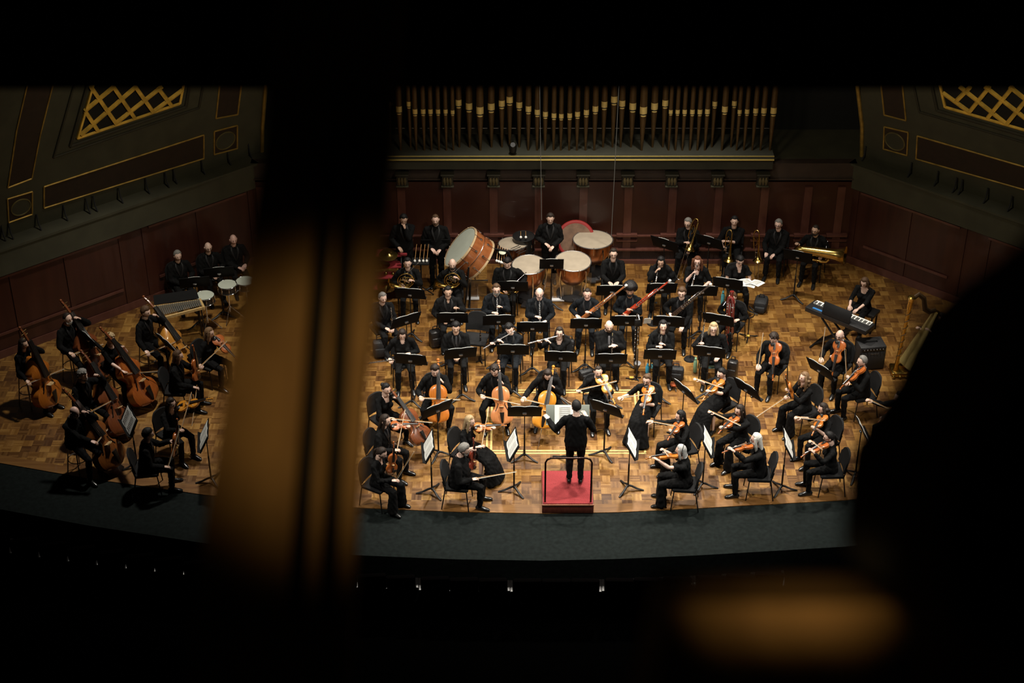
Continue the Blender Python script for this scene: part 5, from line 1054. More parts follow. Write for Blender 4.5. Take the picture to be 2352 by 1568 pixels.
bottle(1487, 846, mat('blue_bottle', (.05, .35, .55), .35), 'short blue bottle at the young oboist\'s feet', .18); bottle(1597, 838, mat('green_bottle', (.22, .40, .26), .4), 'tall pale green bottle by the english horn player', .30); bottle(1660, 684, mat('cyan_bottle', (.10, .42, .50), .35), 'cyan bottle behind the contrabassoonist', .28)
for px_, py_, sz, c, l in ((1633, 837, (.16, .12, .05), (.20, .50, .62), 'pale blue box on a tray by the english horn player'), (1500, 839, (.08, .06, .04), (.12, .40, .50), 'small blue packet at the young oboist\'s feet'), (1614, 835, (.10, .1, .04), (.3, .31, .3), 'grey box beside the pale blue box')):
    p = at(px_, py_, .3); t = MB(); t.rbox(p, sz, .006); t.rbox(p + V((0, 0, -.04)), (sz[0] * 1.1, sz[1] * 1.1, .02), .004); tag(t.build('accessory_box', mat('box_%d' % px_, c, .5)), l, 'box')
# copper mute on three legs, folded stand with yellow grip
p = at(1548, 884, .08); p.z = 0; e = empty('copper_mute', TM(p), 'small round copper mute on a floor stand', 'mute'); t = MB(); t.lathe([(0, .06), (.05, .065), (.075, .09), (.07, .11), (.03, .12), (0, .12)], 20); t.build('bowl', mat('mute_copper', (.55, .14, .06), .25, .9), e)
for i in range(5): a = 2 * PI * i / 5; t = MB(); t.tube([(0, 0, .07), (.12 * math.cos(a), .12 * math.sin(a), .008)], .007, 6); t.build('foot', blk, e)
p = at(1718, 773, .03); p.z = 0; e = empty('instrument_stand', TM(p), 'forked contrabassoon stand with a yellow hub', 'instrument stand'); yl = mat('yellow_grip', (.62, .42, .06), .5)
t = MB(); t.ell((0, 0, .05), (.035, .035, .03)); t.build('hub', yl, e)
for i in range(3): a = 2 * PI * i / 3 + .3; t = MB(); t.tube([(0, 0, .05), (.2 * math.cos(a), .2 * math.sin(a), .01)], .012, 6); t.build('foot', blk, e)
t = MB(); t.tube([(0, 0, .05), (0, .05, .42)], .011, 8); t.build('post', blk, e)
for s in (-1, 1): t = MB(); t.tube([(0, .05, .42), (s * .07, .03, .46), (s * .09, -.02, .56)], .011, 6); t.build('fork', blk, e)
for px_, py_, l in ((1193, 812, 'by the two flautists'), (1450, 868, 'under the oboe before the bass clarinet')):
    p = at(px_, py_, .03); p.z = 0; e = empty('folded_stand', TM(p), 'folded stand leg with yellow clip ' + l, 'instrument stand'); t = MB(); t.rbox((0, 0, .04), (.07, .04, .03), .008); t.build('clip', yl, e); t = MB(); t.tube([(-.1, .03, .012), (.12, -.04, .012)], .01, 6); t.build('foot', blk, e)
for px_, py_, l in ((1500, 740, 'behind the young oboist'), (1585, 822, 'beside the english horn player')):
    p = at(px_, py_, .03); p.z = 0; e = empty('microphone_stand', TM(p, .4), 'low black microphone stand ' + l, 'microphone stand'); t = MB(); t.tube([(0, 0, .02), (0, 0, .45)], .008, 8); t.build('post', blk, e); t = MB(); t.lathe([(0, 0), (.12, 0), (.11, .02), (0, .03)], 18); t.build('base', blk, e); t = MB(); t.tube([(0, 0, .45), (0, -.04, .5), (0, -.09, .53)], [.012, .018, .022], 10); t.build('microphone', blk, e)
# ---------------------------------------------------------------- podium, rail, conductor stand
f0, f1 = at(1245, 1157, .20), at(1364, 1157, .20); pw_ = f1.x - f0.x; pd = .92; pc2 = V(((f0.x + f1.x) / 2, f0.y + pd / 2, 0)); e = empty('conductor_podium', TM(pc2), 'red carpeted podium with mahogany sides', 'podium')
t = MB(); t.rbox((0, 0, .09), (pw_, pd, .18), .012); t.build('mahogany_box', wood('mahogany', (.10, .022, .014), (.16, .04, .022), .35), e); t = MB(); t.rbox((0, 0, .187), (pw_ - .03, pd - .03, .026), .008); t.build('red_carpet', mat('red_carpet', (.22, .020, .023), .95, 0, .18, 60, .5), e)
t = MB(); t.box((0, -pd / 2 - .004, .178), (pw_ + .006, .012, .022)); t.build('edge_trim', mat('edge_wood', (.38, .16, .09), .4), e, False)
t = MB(); hx = pw_ / 2 - .05; yy = -pd / 2 + .06; zt = 1.10; r_ = .09
t.tube([(-hx, yy, .2), (-hx, yy, zt - r_), (-hx + .03, yy, zt - .03), (-hx + r_, yy, zt), (hx - r_, yy, zt), (hx - .03, yy, zt - .03), (hx, yy, zt - r_), (hx, yy, .2)], .016, 10); t.build('guard_rail', mat('rail_bronze', (.05, .03, .025), .25, .9), e)
stand(1304, 952, 0, 'facing the conductor', 0, STAND_C, 1.0); 
SM_ = at(1304, 952, 1.0); 
M = TM(V((SM_.x, SM_.y, 0)), R(180)) @ MX.Translation((-.0, .0, 1.005)) @ MX.Rotation(STAND_T, 4, 'X')
PAGE1.put(M @ MX.Translation((0.05, 0, 0)) @ MX.Diagonal((1.5, 1, 1.05, 1)), 'large open white score in front of the conductor', 'score', 'sheet music on the stands')
# ---------------------------------------------------------------- music stands
ST = [(1205, 945, 180, 'between the messy curled cellist and the conductor', 2), (1392, 938, 150, 'before the violist in the long gown', 2), (1003, 940, -145, 'before the cellist with parted hair', 2), (986, 1024, -84, 'between the suited violinist and the straight haired blond', 2), (1178, 1020, -84, 'before the grey bearded concertmaster', 2),
      (1450, 1017, 84, 'before the silver haired violinist', 2), (1624, 1012, 84, 'before the white haired violinist', 2), (1809, 1018, 86, 'before the violinist with long dark curls', 2), (1981, 988, 96, 'half hidden by the dark wall', 2), (1573, 897, 122, 'before the centre parted violist', 2), (1716, 893, 128, 'before the curly haired violist', 2), (1884, 848, 128, 'before the bald violist', 2),
      (942, 674, 172, 'before the horn player by the cymbals', 2), (1178, 657, 178, 'before the broad horn player', 1), (1039, 730, 180, 'before the clarinettist in shiny lapels', 2), (1145, 735, 182, 'before the clarinettist with goatee', 2), (1223, 751, 180, 'before the balding clarinettist', 2), (1346, 743, 180, 'before the bassoonist with crew cut', 2), (1440, 737, 178, 'before the bassoonist with the afro', 2), (1536, 738, 174, 'before the greying bassoonist', 2), (1650, 734, 162, 'before the contrabassoonist', 2),
      (1405, 667, 180, 'before the clean shaven player by the timpani', 2), (1520, 662, 182, 'before the trumpeter in puffed sleeves', 2), (1613, 668, 178, 'before the auburn haired trumpeter', 2), (1672, 651, 164, 'before the player handling pages', 2), (932, 736, -150, 'before the grey haired reed player', 2), (943, 825, 172, 'before the looking down flautist', 2), (1058, 811, -170, 'before the man in tie', 2), (1178, 803, 178, 'before the swept haired flautist', 2), (1288, 819, 176, 'before the flautist with side hair', 2), (1403, 824, 180, 'before the large bald oboist', 2), (1516, 814, 178, 'before the young oboist', 2), (1629, 808, 168, 'before the english horn player', 2),
      (1833, 588, 158, 'before the tuba player', 1), (1630, 555, 148, 'between the first two trombonists', 1), (1527, 560, 148, 'beside the grey haired trombonist', 1), (1000, 561, 182, 'before the bearded percussionist', 1), (297, 965, -62, 'before the grey curly haired bassist', 2), (470, 1000, -82, 'before the violist in lace sleeves', 2), (384, 790, 130, 'before the brown haired bassist', 2), (205, 778, 130, 'before the bassist with white beard', 1), (447, 648, 190, 'before the grey haired drummer', 1), (503, 625, 190, 'between the bald drummers', 1)]
for x, y, f_, w, n in ST: stand(x, y, f_, w, n)
stand(1267, 606, 180, 'between the front timpani', 1, STAND_S)
for i, (x, y, rz) in enumerate(((1722, 655, -20), (1714, 648, 15), (1737, 651, -35))):
    p = at(x, y, .93); PAGE1.put(MX.Translation(p) @ MX.Rotation(R(rz), 4, 'Z') @ MX.Rotation(R(78), 4, 'X'), ['loose white page on top of the papers of the player handling pages', 'white page under the hand of the player handling pages', 'white page sliding off the stand of the player handling pages'][i], 'sheet music', 'loose pages')
PAGE1.put(TM(V(at(1487, 738, .97)), R(5)) @ MX.Rotation(STAND_T, 4, 'X') @ MX.Scale(.6, 4), 'grey page hanging off the afro bassoonist\'s stand', 'sheet music', 'loose pages')
# ================================================================ the hall
def struct(o): o['kind'] = 'structure'; return o
YB = at(1440, 599).y
BL, BR = at(597, 600), at(1940, 600); BL = V((BL.x, YB, 0)); BR = V((BR.x, YB, 0)); GL, GR = at(0, 823), at(2200, 698)
dl, dr = (GL - BL).normalized(), (GR - BR).normalized(); nl, nr = V((-dl.y, dl.x, 0)), V((dr.y, -dr.x, 0))
if nl.x < 0: nl = -nl
if nr.x > 0: nr = -nr
ZW = aty(1955, 428, YB).z; ZL = aty(1955, 372, YB).z
print('YB', YB, 'ZW', ZW, 'ZL', ZL, BL, BR, nl, nr)
# ---- parquet
def parquet():
    m = bpy.data.materials.new('parquet'); m.use_nodes = True; nt = m.node_tree; b = nt.nodes['Principled BSDF']; b.inputs['Roughness'].default_value = .42; b.inputs['Coat Weight'].default_value = .12; b.inputs['Coat Roughness'].default_value = .25
    N = nt.nodes.new; Lk = nt.links.new
    def mth(op, a, b_=None):
        n = N('ShaderNodeMath'); n.operation = op
        for i, v in enumerate((a, b_)):
            if v is None: continue
            if isinstance(v, (int, float)): n.inputs[i].default_value = v
            else: Lk(v, n.inputs[i])
        return n.outputs[0]
    tc = N('ShaderNodeTexCoord'); sp = N('ShaderNodeSeparateXYZ'); Lk(tc.outputs['Object'], sp.inputs[0]); C = .168; ux, uy = mth('DIVIDE', sp.outputs[0], C), mth('DIVIDE', sp.outputs[1], C)
    cx, cy = mth('FLOOR', ux), mth('FLOOR', uy); fx, fy = mth('FRACT', ux), mth('FRACT', uy); par = mth('FLOORED_MODULO', mth('ADD', cx, cy), 2)
    t = mth('ADD', mth('MULTIPLY', fx, par), mth('MULTIPLY', fy, mth('SUBTRACT', 1, par))); st = mth('FLOOR', mth('MULTIPLY', t, 5))
    def wn(x, y, z):
        c = N('ShaderNodeCombineXYZ'); Lk(x, c.inputs[0]); Lk(y, c.inputs[1])
        if z is not None: Lk(z, c.inputs[2])
        w = N('ShaderNodeTexWhiteNoise'); w.noise_dimensions = '3D'; Lk(c.outputs[0], w.inputs['Vector']); return w.outputs['Value']
    w1 = wn(cx, cy, None); w2 = wn(cx, cy, mth('ADD', st, 7.3)); no = N('ShaderNodeTexNoise'); no.inputs['Scale'].default_value = 1.1; no.inputs['Detail'].default_value = 4; Lk(tc.outputs['Object'], no.inputs['Vector'])
    no2 = N('ShaderNodeTexNoise'); no2.inputs['Scale'].default_value = 45; Lk(tc.outputs['Object'], no2.inputs['Vector'])
    v = mth('ADD', mth('ADD', mth('MULTIPLY', w1, .48), mth('MULTIPLY', w2, .28)), mth('ADD', mth('MULTIPLY', mth('SUBTRACT', no.outputs['Fac'], .5), .7), mth('MULTIPLY', mth('SUBTRACT', no2.outputs['Fac'], .5), .25)))
    gap = mth('LESS_THAN', mth('ABSOLUTE', mth('SUBTRACT', mth('FRACT', mth('MULTIPLY', t, 5)), .5)), .47)
    cr = N('ShaderNodeValToRGB'); els = cr.color_ramp.elements; els[0].position = .05; els[0].color = (*FLOOR_C[0], 1); els[1].position = .85; els[1].color = (*FLOOR_C[2], 1); q = els.new(.42); q.color = (*FLOOR_C[1], 1)
    Lk(v, cr.inputs[0]); mx = N('ShaderNodeVectorMath'); mx.operation = 'SCALE'; Lk(cr.outputs[0], mx.inputs[0]); Lk(mth('ADD', mth('MULTIPLY', gap, .25), .75), mx.inputs['Scale']); Lk(mx.outputs[0], b.inputs['Base Color'])
    rr = mth('ADD', mth('MULTIPLY', w2, .15), .36); Lk(rr, b.inputs['Roughness']); return m
FLOOR_C = [(.062, .023, .0048), (.178, .080, .0155), (.36, .195, .045)]
edge = [at(x, y) for x, y in ((-900, 905), (-400, 985), (0, 1063), (200, 1098), (470, 1136), (640, 1152), (830, 1166), (1050, 1175), (1250, 1179), (1420, 1176), (1600, 1167), (1940, 1148), (2352, 1110), (2900, 1030))]
outer = [at(x, y) for x, y in ((-900, 1000), (-400, 1085), (0, 1168), (200, 1205), (470, 1246), (640, 1262), (830, 1274), (1050, 1283), (1250, 1286), (1420, 1282), (1600, 1274), (1940, 1254), (2352, 1212), (2900, 1125))]
WL, WR = BL + dl * 9.5, BR + dr * 9.5
m = MB()
for i in range(len(edge) - 1):
    a, c = edge[i], edge[i + 1]; m.add([(a.x, a.y, 0), (c.x, c.y, 0), (c.x, YB + .15, 0), (a.x, YB + .15, 0), (a.x, a.y, -.1), (c.x, c.y, -.1)], [(0, 1, 2, 3), (1, 0, 4, 5)])
struct(m.build('floor', parquet(), None, False))
m = MB(); n = len(edge); vs = []
for z in (-.01, -.95):
    vs += [(p.x, p.y, z) for p in edge] + [(p.x, p.y, z) for p in outer]
for i in range(n - 1): m.f += [(i, n + i, n + i + 1, i + 1), (2 * n + i, 2 * n + i + 1, 3 * n + i + 1, 3 * n + i), (n + i, 3 * n + i, 3 * n + i + 1, n + i + 1), (i, i + 1, 2 * n + i + 1, 2 * n + i)]
m.v = vs; m.mi = [0] * len(m.f); struct(m.build('floor_apron', mat('apron_black_green', (.0055, .0082, .0078), .9, 0, .3, 14, .1, spec=.12), None, False))
m = MB(); m.box((0, -14, -1.2), (40, 24, .3)); struct(m.build('floor_house', mat('house_carpet', (.0004, .0004, .0004), .95, spec=.0), None, False))
# light wood inlay around the lift
m = MB(); q = [at(1118, 1041), at(1482, 1041)]; xa, xb, ya = q[0].x, q[1].x, q[0].y; yb_ = at(1300, 896).y; w = .035
for dx in (0, .075):
    m.box(((xa + xb) / 2, ya + dx, .002), (xb - xa - 2 * dx + w, w, .006)); m.box(((xa + xb) / 2, yb_ - dx, .002), (xb - xa - 2 * dx + w, w, .006)); m.box((xa + dx, (ya + yb_) / 2, .002), (w, yb_ - ya - 2 * dx, .006)); m.box((xb - dx, (ya + yb_) / 2, .002), (w, yb_ - ya - 2 * dx, .006))
struct(m.build('trim_1', mat('inlay_yellow', (.50, .38, .14), .45, 0, .1, 20), None, False))
# long boards along the front edge of the floor
m = MB(); ne = len(edge)
for i in range(ne - 1):
    a, c = edge[i], edge[i + 1]; ia = V((a.x, a.y + .22, 0)); ic = V((c.x, c.y + .22, 0)); m.add([(a.x, a.y, .003), (c.x, c.y, .003), (ic.x, ic.y, .003), (ia.x, ia.y, .003)], [(0, 1, 2, 3)])
struct(m.build('trim_2', wood('edge_boards', (.13, .054, .013), (.22, .108, .03), .4, 14, 1.2), None, False))
# ---- walls
wpan = wood('wall_mahogany', (.036, .0095, .0055), (.058, .017, .010), .42, 9, 1.2, .1)
def wallbox(name, a, b, z0, z1, th, n_in, m, off=0.0):
    a, b = V(a), V(b); d = n_in * off; mb = MB(); o = -n_in * th
    mb.prism([a + d, b + d, b + d + o, a + d + o], (0, 0, z0), (0, 0, z1)); return mb
def side(nm, P0, d, nin, L, x0):
    o = struct(wallbox(nm, P0, P0 + d * L, 0, ZW + .1, .2, nin, wpan).build(nm, wpan, None, False))
    tr = MB(); k = 0
    def rail(z0, z1, s0, s1, off): tr.merge(wallbox('', P0 + d * s0, P0 + d * s1, z0, z1, .02, nin, None, off))
    rail(0, .16, 0, L, .03); rail(.48, .53, .4, 2.3, .04); rail(.48, .53, 3.1, L, .04); rail(ZW - .1, ZW - .05, .2, 2.4, .04); rail(ZW - .1, ZW - .05, 3.0, L, .03)
    pl = MB()
    for s in (.05, 1.25, 2.45, 2.95, 4.1, 5.2, 6.4, 7.6): pl.merge(wallbox('', P0 + d * s, P0 + d * (s + .10), 0, ZW, .02, nin, None, .022))
    struct(pl.build('pilaster_strips', wpan, o, False))
    struct(tr.build('baseboard_' + nm[5:], wood('rail_mahogany', (.085, .028, .020), (.12, .045, .032), .38, 2, 9, .15), o, False)); return o
wl = side('wall_left', BL, dl, nl, 9.5, 0); wr = side('wall_right', BR, dr, nr, 9.5, 0)
o = struct(wallbox('wall_back', BL, BR, 0, ZW + .1, .2, V((0, -1, 0)), wpan).build('wall_back', wpan, None, False))
zz = lambda py: aty(1440, py, YB - .06).z
cor = [604, 712, 820, 924, 1028, 1134, 1237, 1339, 1441, 1542, 1647, 1751, 1850, 1925]
m = MB(); xb_ = [aty(x, 500, YB).x for x in cor]
for i, x in enumerate(xb_): m.box((x, YB - .02, ZW / 2), (.16, .04, ZW)); m.box((x, YB - .055, zz(540)), (.42, .10, .05)); m.box((x, YB - .045, zz(552)), (.42, .08, .03))
for i in range(len(xb_) - 1): m.box(((xb_[i] + xb_[i + 1]) / 2, YB - .03, zz(543)), (xb_[i + 1] - xb_[i], .06, .025))
m.box(((BL.x + BR.x) / 2, YB - .05, zz(573)), (BR.x - BL.x, .10, .03)); m.box(((BL.x + BR.x) / 2, YB - .06, .04), (BR.x - BL.x, .12, .08)); struct(m.build('baseboard_back', wood('rail_mahogany', (.085, .028, .020), (.12, .045, .032)), o, False))
m = MB(); x = BL.x + .3
while x < BR.x - .3: m.box((x, YB - .07, (zz(573) + .08) / 2 - .01), (.012, .01, zz(573) - .12)); x += .03
struct(m.build('vent_grille', mat('grille_black', (.012, .012, .012), .6), o, False))
# frieze and organ shelf
plaster = mat('olive_plaster', (.050, .048, .028), .8, 0, .15, 3); plaster2 = mat('olive_plaster_dark', (.030, .026, .014), .8, 0, .2, 4)
frz = mat('frieze_brown', (.040, .024, .016), .7, 0, .2, 4); z4, z3 = aty(1300, 414, YB - .10).z, aty(1300, 389, YB - .33).z
m = wallbox('', BL, BR, z4, ZL, .2, V((0, -1, 0)), plaster, .06); m.merge(wallbox('', BL, BR, z4, z4 + .03, .02, V((0, -1, 0)), None, .10)); struct(m.build('trim_3', frz, None, False))
gold2 = mat('gold_line', (.60, .46, .12), .4, .6); xs0, xs1 = aty(800, 366, YB - .2).x, aty(1774, 366, YB - .2).x
m = MB(); zt0 = aty(1300, 366, YB - .42).z; m.box(((xs0 + xs1) / 2, YB + .1, zt0), (xs1 - xs0, 1.0, .10)); m.box(((xs0 + xs1) / 2, YB - .1, (zt0 + z3) / 2), (xs1 - xs0, .45, abs(zt0 - z3))); o = struct(m.build('trim_4', mat('olive_shelf', (.036, .036, .024), .8, 0, .15, 3), None, False))
m = MB(); m.tube([(xs0, YB - .405, zt0 - .02), (xs1, YB - .405, zt0 - .02)], .016, 8); m.tube([(xs0, YB - .395, zt0 + .055), (xs1, YB - .395, zt0 + .055)], .009, 8); struct(m.build('gilt_molding', gold2, o))
def make_corbel():
    e = empty('wall_corbel'); t = MB(); t.rbox((0, -.05, .14), (.22, .16, .22), .02); t.rbox((0, -.07, .27), (.27, .2, .04), .01); t.build('block', plaster2, e); t = MB(); t.rbox((0, -.05, .0), (.25, .16, .035), .008); t.build('cap', plaster, e)
    t = MB()
    for i in range(-1, 2): t.ell((i * .06, -.14, .14), (.03, .025, .08)); t.tube([(i * .06, -.15, .05), (i * .06 + .02, -.16, .14), (i * .06, -.15, .22)], .01, 6)
    t.build('leaf_carving', mat('dull_gilt', (.10, .075, .03), .6, .3), e); return e
CB = Proto(make_corbel)
for i, x in enumerate(cor[1:-2]): CB.put(MX.Translation((aty(x, 405, YB - .15).x, YB - .16, z4 - .05)), 'carved corbel under the organ shelf, %s' % ('%s along from the dark pillar' % ['hidden first', 'hidden second', 'first', 'second', 'third', 'fourth', 'fifth', 'sixth', 'seventh', 'eighth', 'ninth', 'tenth'][i] if i < 12 else 'last'), 'corbel', 'carved corbels')
# dark organ chamber
dk = mat('chamber_dark', (.006, .006, .006), .9); m = MB(); m.box(((BL.x + BR.x) / 2, YB + 1.6, ZL + 2.5), (BR.x - BL.x + 3, .2, 6)); struct(m.build('wall_organ_chamber', dk, None, False))
m = MB(); m.box(((BL.x + BR.x) / 2, YB + .75, ZL - .05), (BR.x - BL.x + 1.4, 1.6, .08)); struct(m.build('floor_organ_chamber', plaster, None, False))
# organ pipes : x pixel, mouth centre y pixel, width pixel
pip = [(x / 4.126 + 860, y / 4.126 + 180, w / 4.126) for x, y, w in ((233, 290, 54), (328, 240, 45), (385, 312, 45), (462, 312, 43), (531, 312, 42), (603, 312, 40), (674, 312, 38), (741, 318, 36), (797, 228, 55), (897, 262, 60), (1000, 300, 66), (1107, 265, 62), (1207, 235, 55), (1282, 200, 58), (1373, 250, 55), (1460, 287, 52), (1544, 317, 48), (1621, 337, 46), (1702, 350, 44), (1771, 355, 42), (1851, 350, 44), (1925, 337, 46), (2009, 320, 48))]
pip += [(x / 4.126 + 1320, y / 4.126 + 180, w / 4.126) for x, y, w in ((196, 287, 52), (281, 245, 55), (374, 197, 58), (450, 235, 55), (550, 262, 62), (651, 300, 66), (756, 262, 62), (858, 232, 55), (910, 315, 36), (975, 315, 38), (1042, 315, 40), (1115, 315, 42), (1186, 315, 43), (1258, 312, 45), (1328, 240, 45), (1423, 290, 54), (1513, 235, 45), (1563, 315, 38), (1634, 312, 42), (1715, 305, 46), (1793, 303, 50), (1884, 303, 56))]
pip += [(2 * 1289.5 - p[0], p[1], p[2]) for p in pip[-6:]]
pip.sort()
pbr = mat('pipe_bronze', (.105, .060, .020), .5, .45, .15, 8); pgd = mat('pipe_mouth_gold', (.78, .58, .20), .5, .15, .1, 12)
ordw = ['first', 'second', 'third', 'fourth', 'fifth', 'sixth', 'seventh', 'eighth', 'ninth', 'tenth', 'eleventh', 'twelfth', 'thirteenth', 'fourteenth', 'fifteenth', 'sixteenth', 'seventeenth', 'eighteenth', 'nineteenth', 'twentieth', 'twenty first', 'twenty second', 'twenty third', 'twenty fourth', 'twenty fifth', 'twenty sixth']
for i, (x, y, wd) in enumerate(pip):
    back = y < 245; yy = YB - .12 + (.14 if back else 0); c = aty(x, y, yy); wdm = wd / 112; r = wdm / 2; z0 = zt0 + .05; hm = wdm * 1.25
    e = empty('organ_pipe', MX.Translation((c.x, yy, z0)), None, 'organ pipe', 'organ pipes')
    far = min(i, len(pip) - 1 - i); e['label'] = ('tall' if far % 2 else 'tall') + ' bronze organ pipe, %s in the row from the %s' % (ordw[far], 'dark pillar' if i < len(pip) / 2 else 'open black bay')
    zm = c.z - z0; t = MB(); t.tube([(0, 0, 0), (0, 0, zm - hm * .72)], [.014 + .1 * r, r * .95], 16); t.build('foot', pbr, e); t = MB(); t.tube([(0, 0, zm - hm * .72), (0, 0, zm + 1.9)], r, 18); t.build('pipe_body', pbr, e)
    t = MB(); 
    for s0, s1, mm in ((zm - hm * .34, zm + hm * .5, 0),):
        t.add([(r * 1.05 * math.sin(a), -r * 1.05 * math.cos(a), z) for z in (s0, s1) for a in [(-1 + 2 * k / 8) * 1.25 for k in range(9)]], [(k, k + 1, k + 10, k + 9) for k in range(8)])
        t.add([(r * .99 * math.sin(a), -r * .99 * math.cos(a), z) for z in (s0, s1) for a in [(-1 + 2 * k / 8) * 1.25 for k in range(9)]], [(k + 9, k + 10, k + 1, k) for k in range(8)])
    t.build('upper_lip', pgd, e); t = MB(); t.tube([(0, 0, zm - hm * .50), (0, 0, zm - hm * .36)], r * 1.015, 18); t.build('mouth_slot', blackwood, e)
    t = MB(); t.ell((0, -r * .55, zm - hm * .58), (r * .8, r * .52, hm * .20), None, 14, 8); t.build('lower_lip', pgd, e)
m = MB(); m.tube([(xs0, YB + .25, zt0 + .35), (xs1, YB + .25, zt0 + .35)], .01, 6); tag(m.build('pipe_support_rail', mat('rail_dull', (.14, .13, .12), .5, .7)), 'thin metal rail behind the feet of the organ pipes', 'rail')
for px_, l in ((1178, 'among the pipes above the bass drum'),):
    p = aty(px_, 345, YB - .3); e = empty('stage_lamp', MX.Translation(p), 'small black lamp on the organ shelf above the drums', 'lamp'); t = MB(); t.tube([(0, 0, -.02), (0, -.02, .1), (0, -.08, .16)], [.07, .08, .05], 14); t.build('housing', blk, e); t = MB(); t.tube([(0, .03, .1), (0, .03, .32)], .012, 8); t.build('arm', blk, e)
# ---- olive side walls above the ledge : leaning inwards
def upper(nm, P0, d, nin, s):
    base = P0 - nin * .28; tau = R(15); n = (nin * math.cos(tau) - V((0, 0, 1)) * math.sin(tau)).normalized(); upv = (V((0, 0, 1)) * math.cos(tau) + nin * math.sin(tau)).normalized(); L = 10
    mb = MB(); A = base + V((0, 0, ZL)); ex = .46 if s < 0 else .03; mb.prism([A - d * ex, A + d * L, A + d * L + upv * 7, A - d * ex + upv * 7], tuple(-n * .3), (0, 0, 0)); o = struct(mb.build(nm, plaster, None, False))
    m2 = wallbox('', P0, P0 + d * L, ZW, ZL - .05, .2, nin, plaster, .10); m2.merge(wallbox('', P0 - d * .1, P0 + d * L, ZL - .05, ZL, .55, nin, None, .13)); struct(m2.build('trim_' + ('5' if s < 0 else '6'), plaster, None, False))
    def P(x, y, off=0.0): return onplane(x, y, A + n * off, n)
    def poly(pts, off): return [P(x, y, off) for x, y in pts]
    def gframe(pts, r, m_, nm_):
        t = MB(); q = [P(x, y, .012) for x, y in pts]
        for i in range(len(q)): t.tube([q[i], q[(i + 1) % len(q)]], r, 6)
        struct(t.build(nm_, m_, o, False))
    def panel(pts, nm_, m_):
        t = MB(); q = poly(pts, .0); t.prism(q, tuple(n * .006), tuple(n * -.05)); struct(t.build(nm_, m_, o, False))
    return o, P, gframe, panel, n
gl_ = mat('gilt_trim', (.42, .27, .06), .5, .5, .3, 6); brn = mat('panel_umber', (.026, .014, .007), .8, 0, .2, 8); gl_d = mat('gilt_dim', (.16, .13, .045), .6, .3, .3, 6)
win = mat('void_black', (.004, .004, .004), .9)
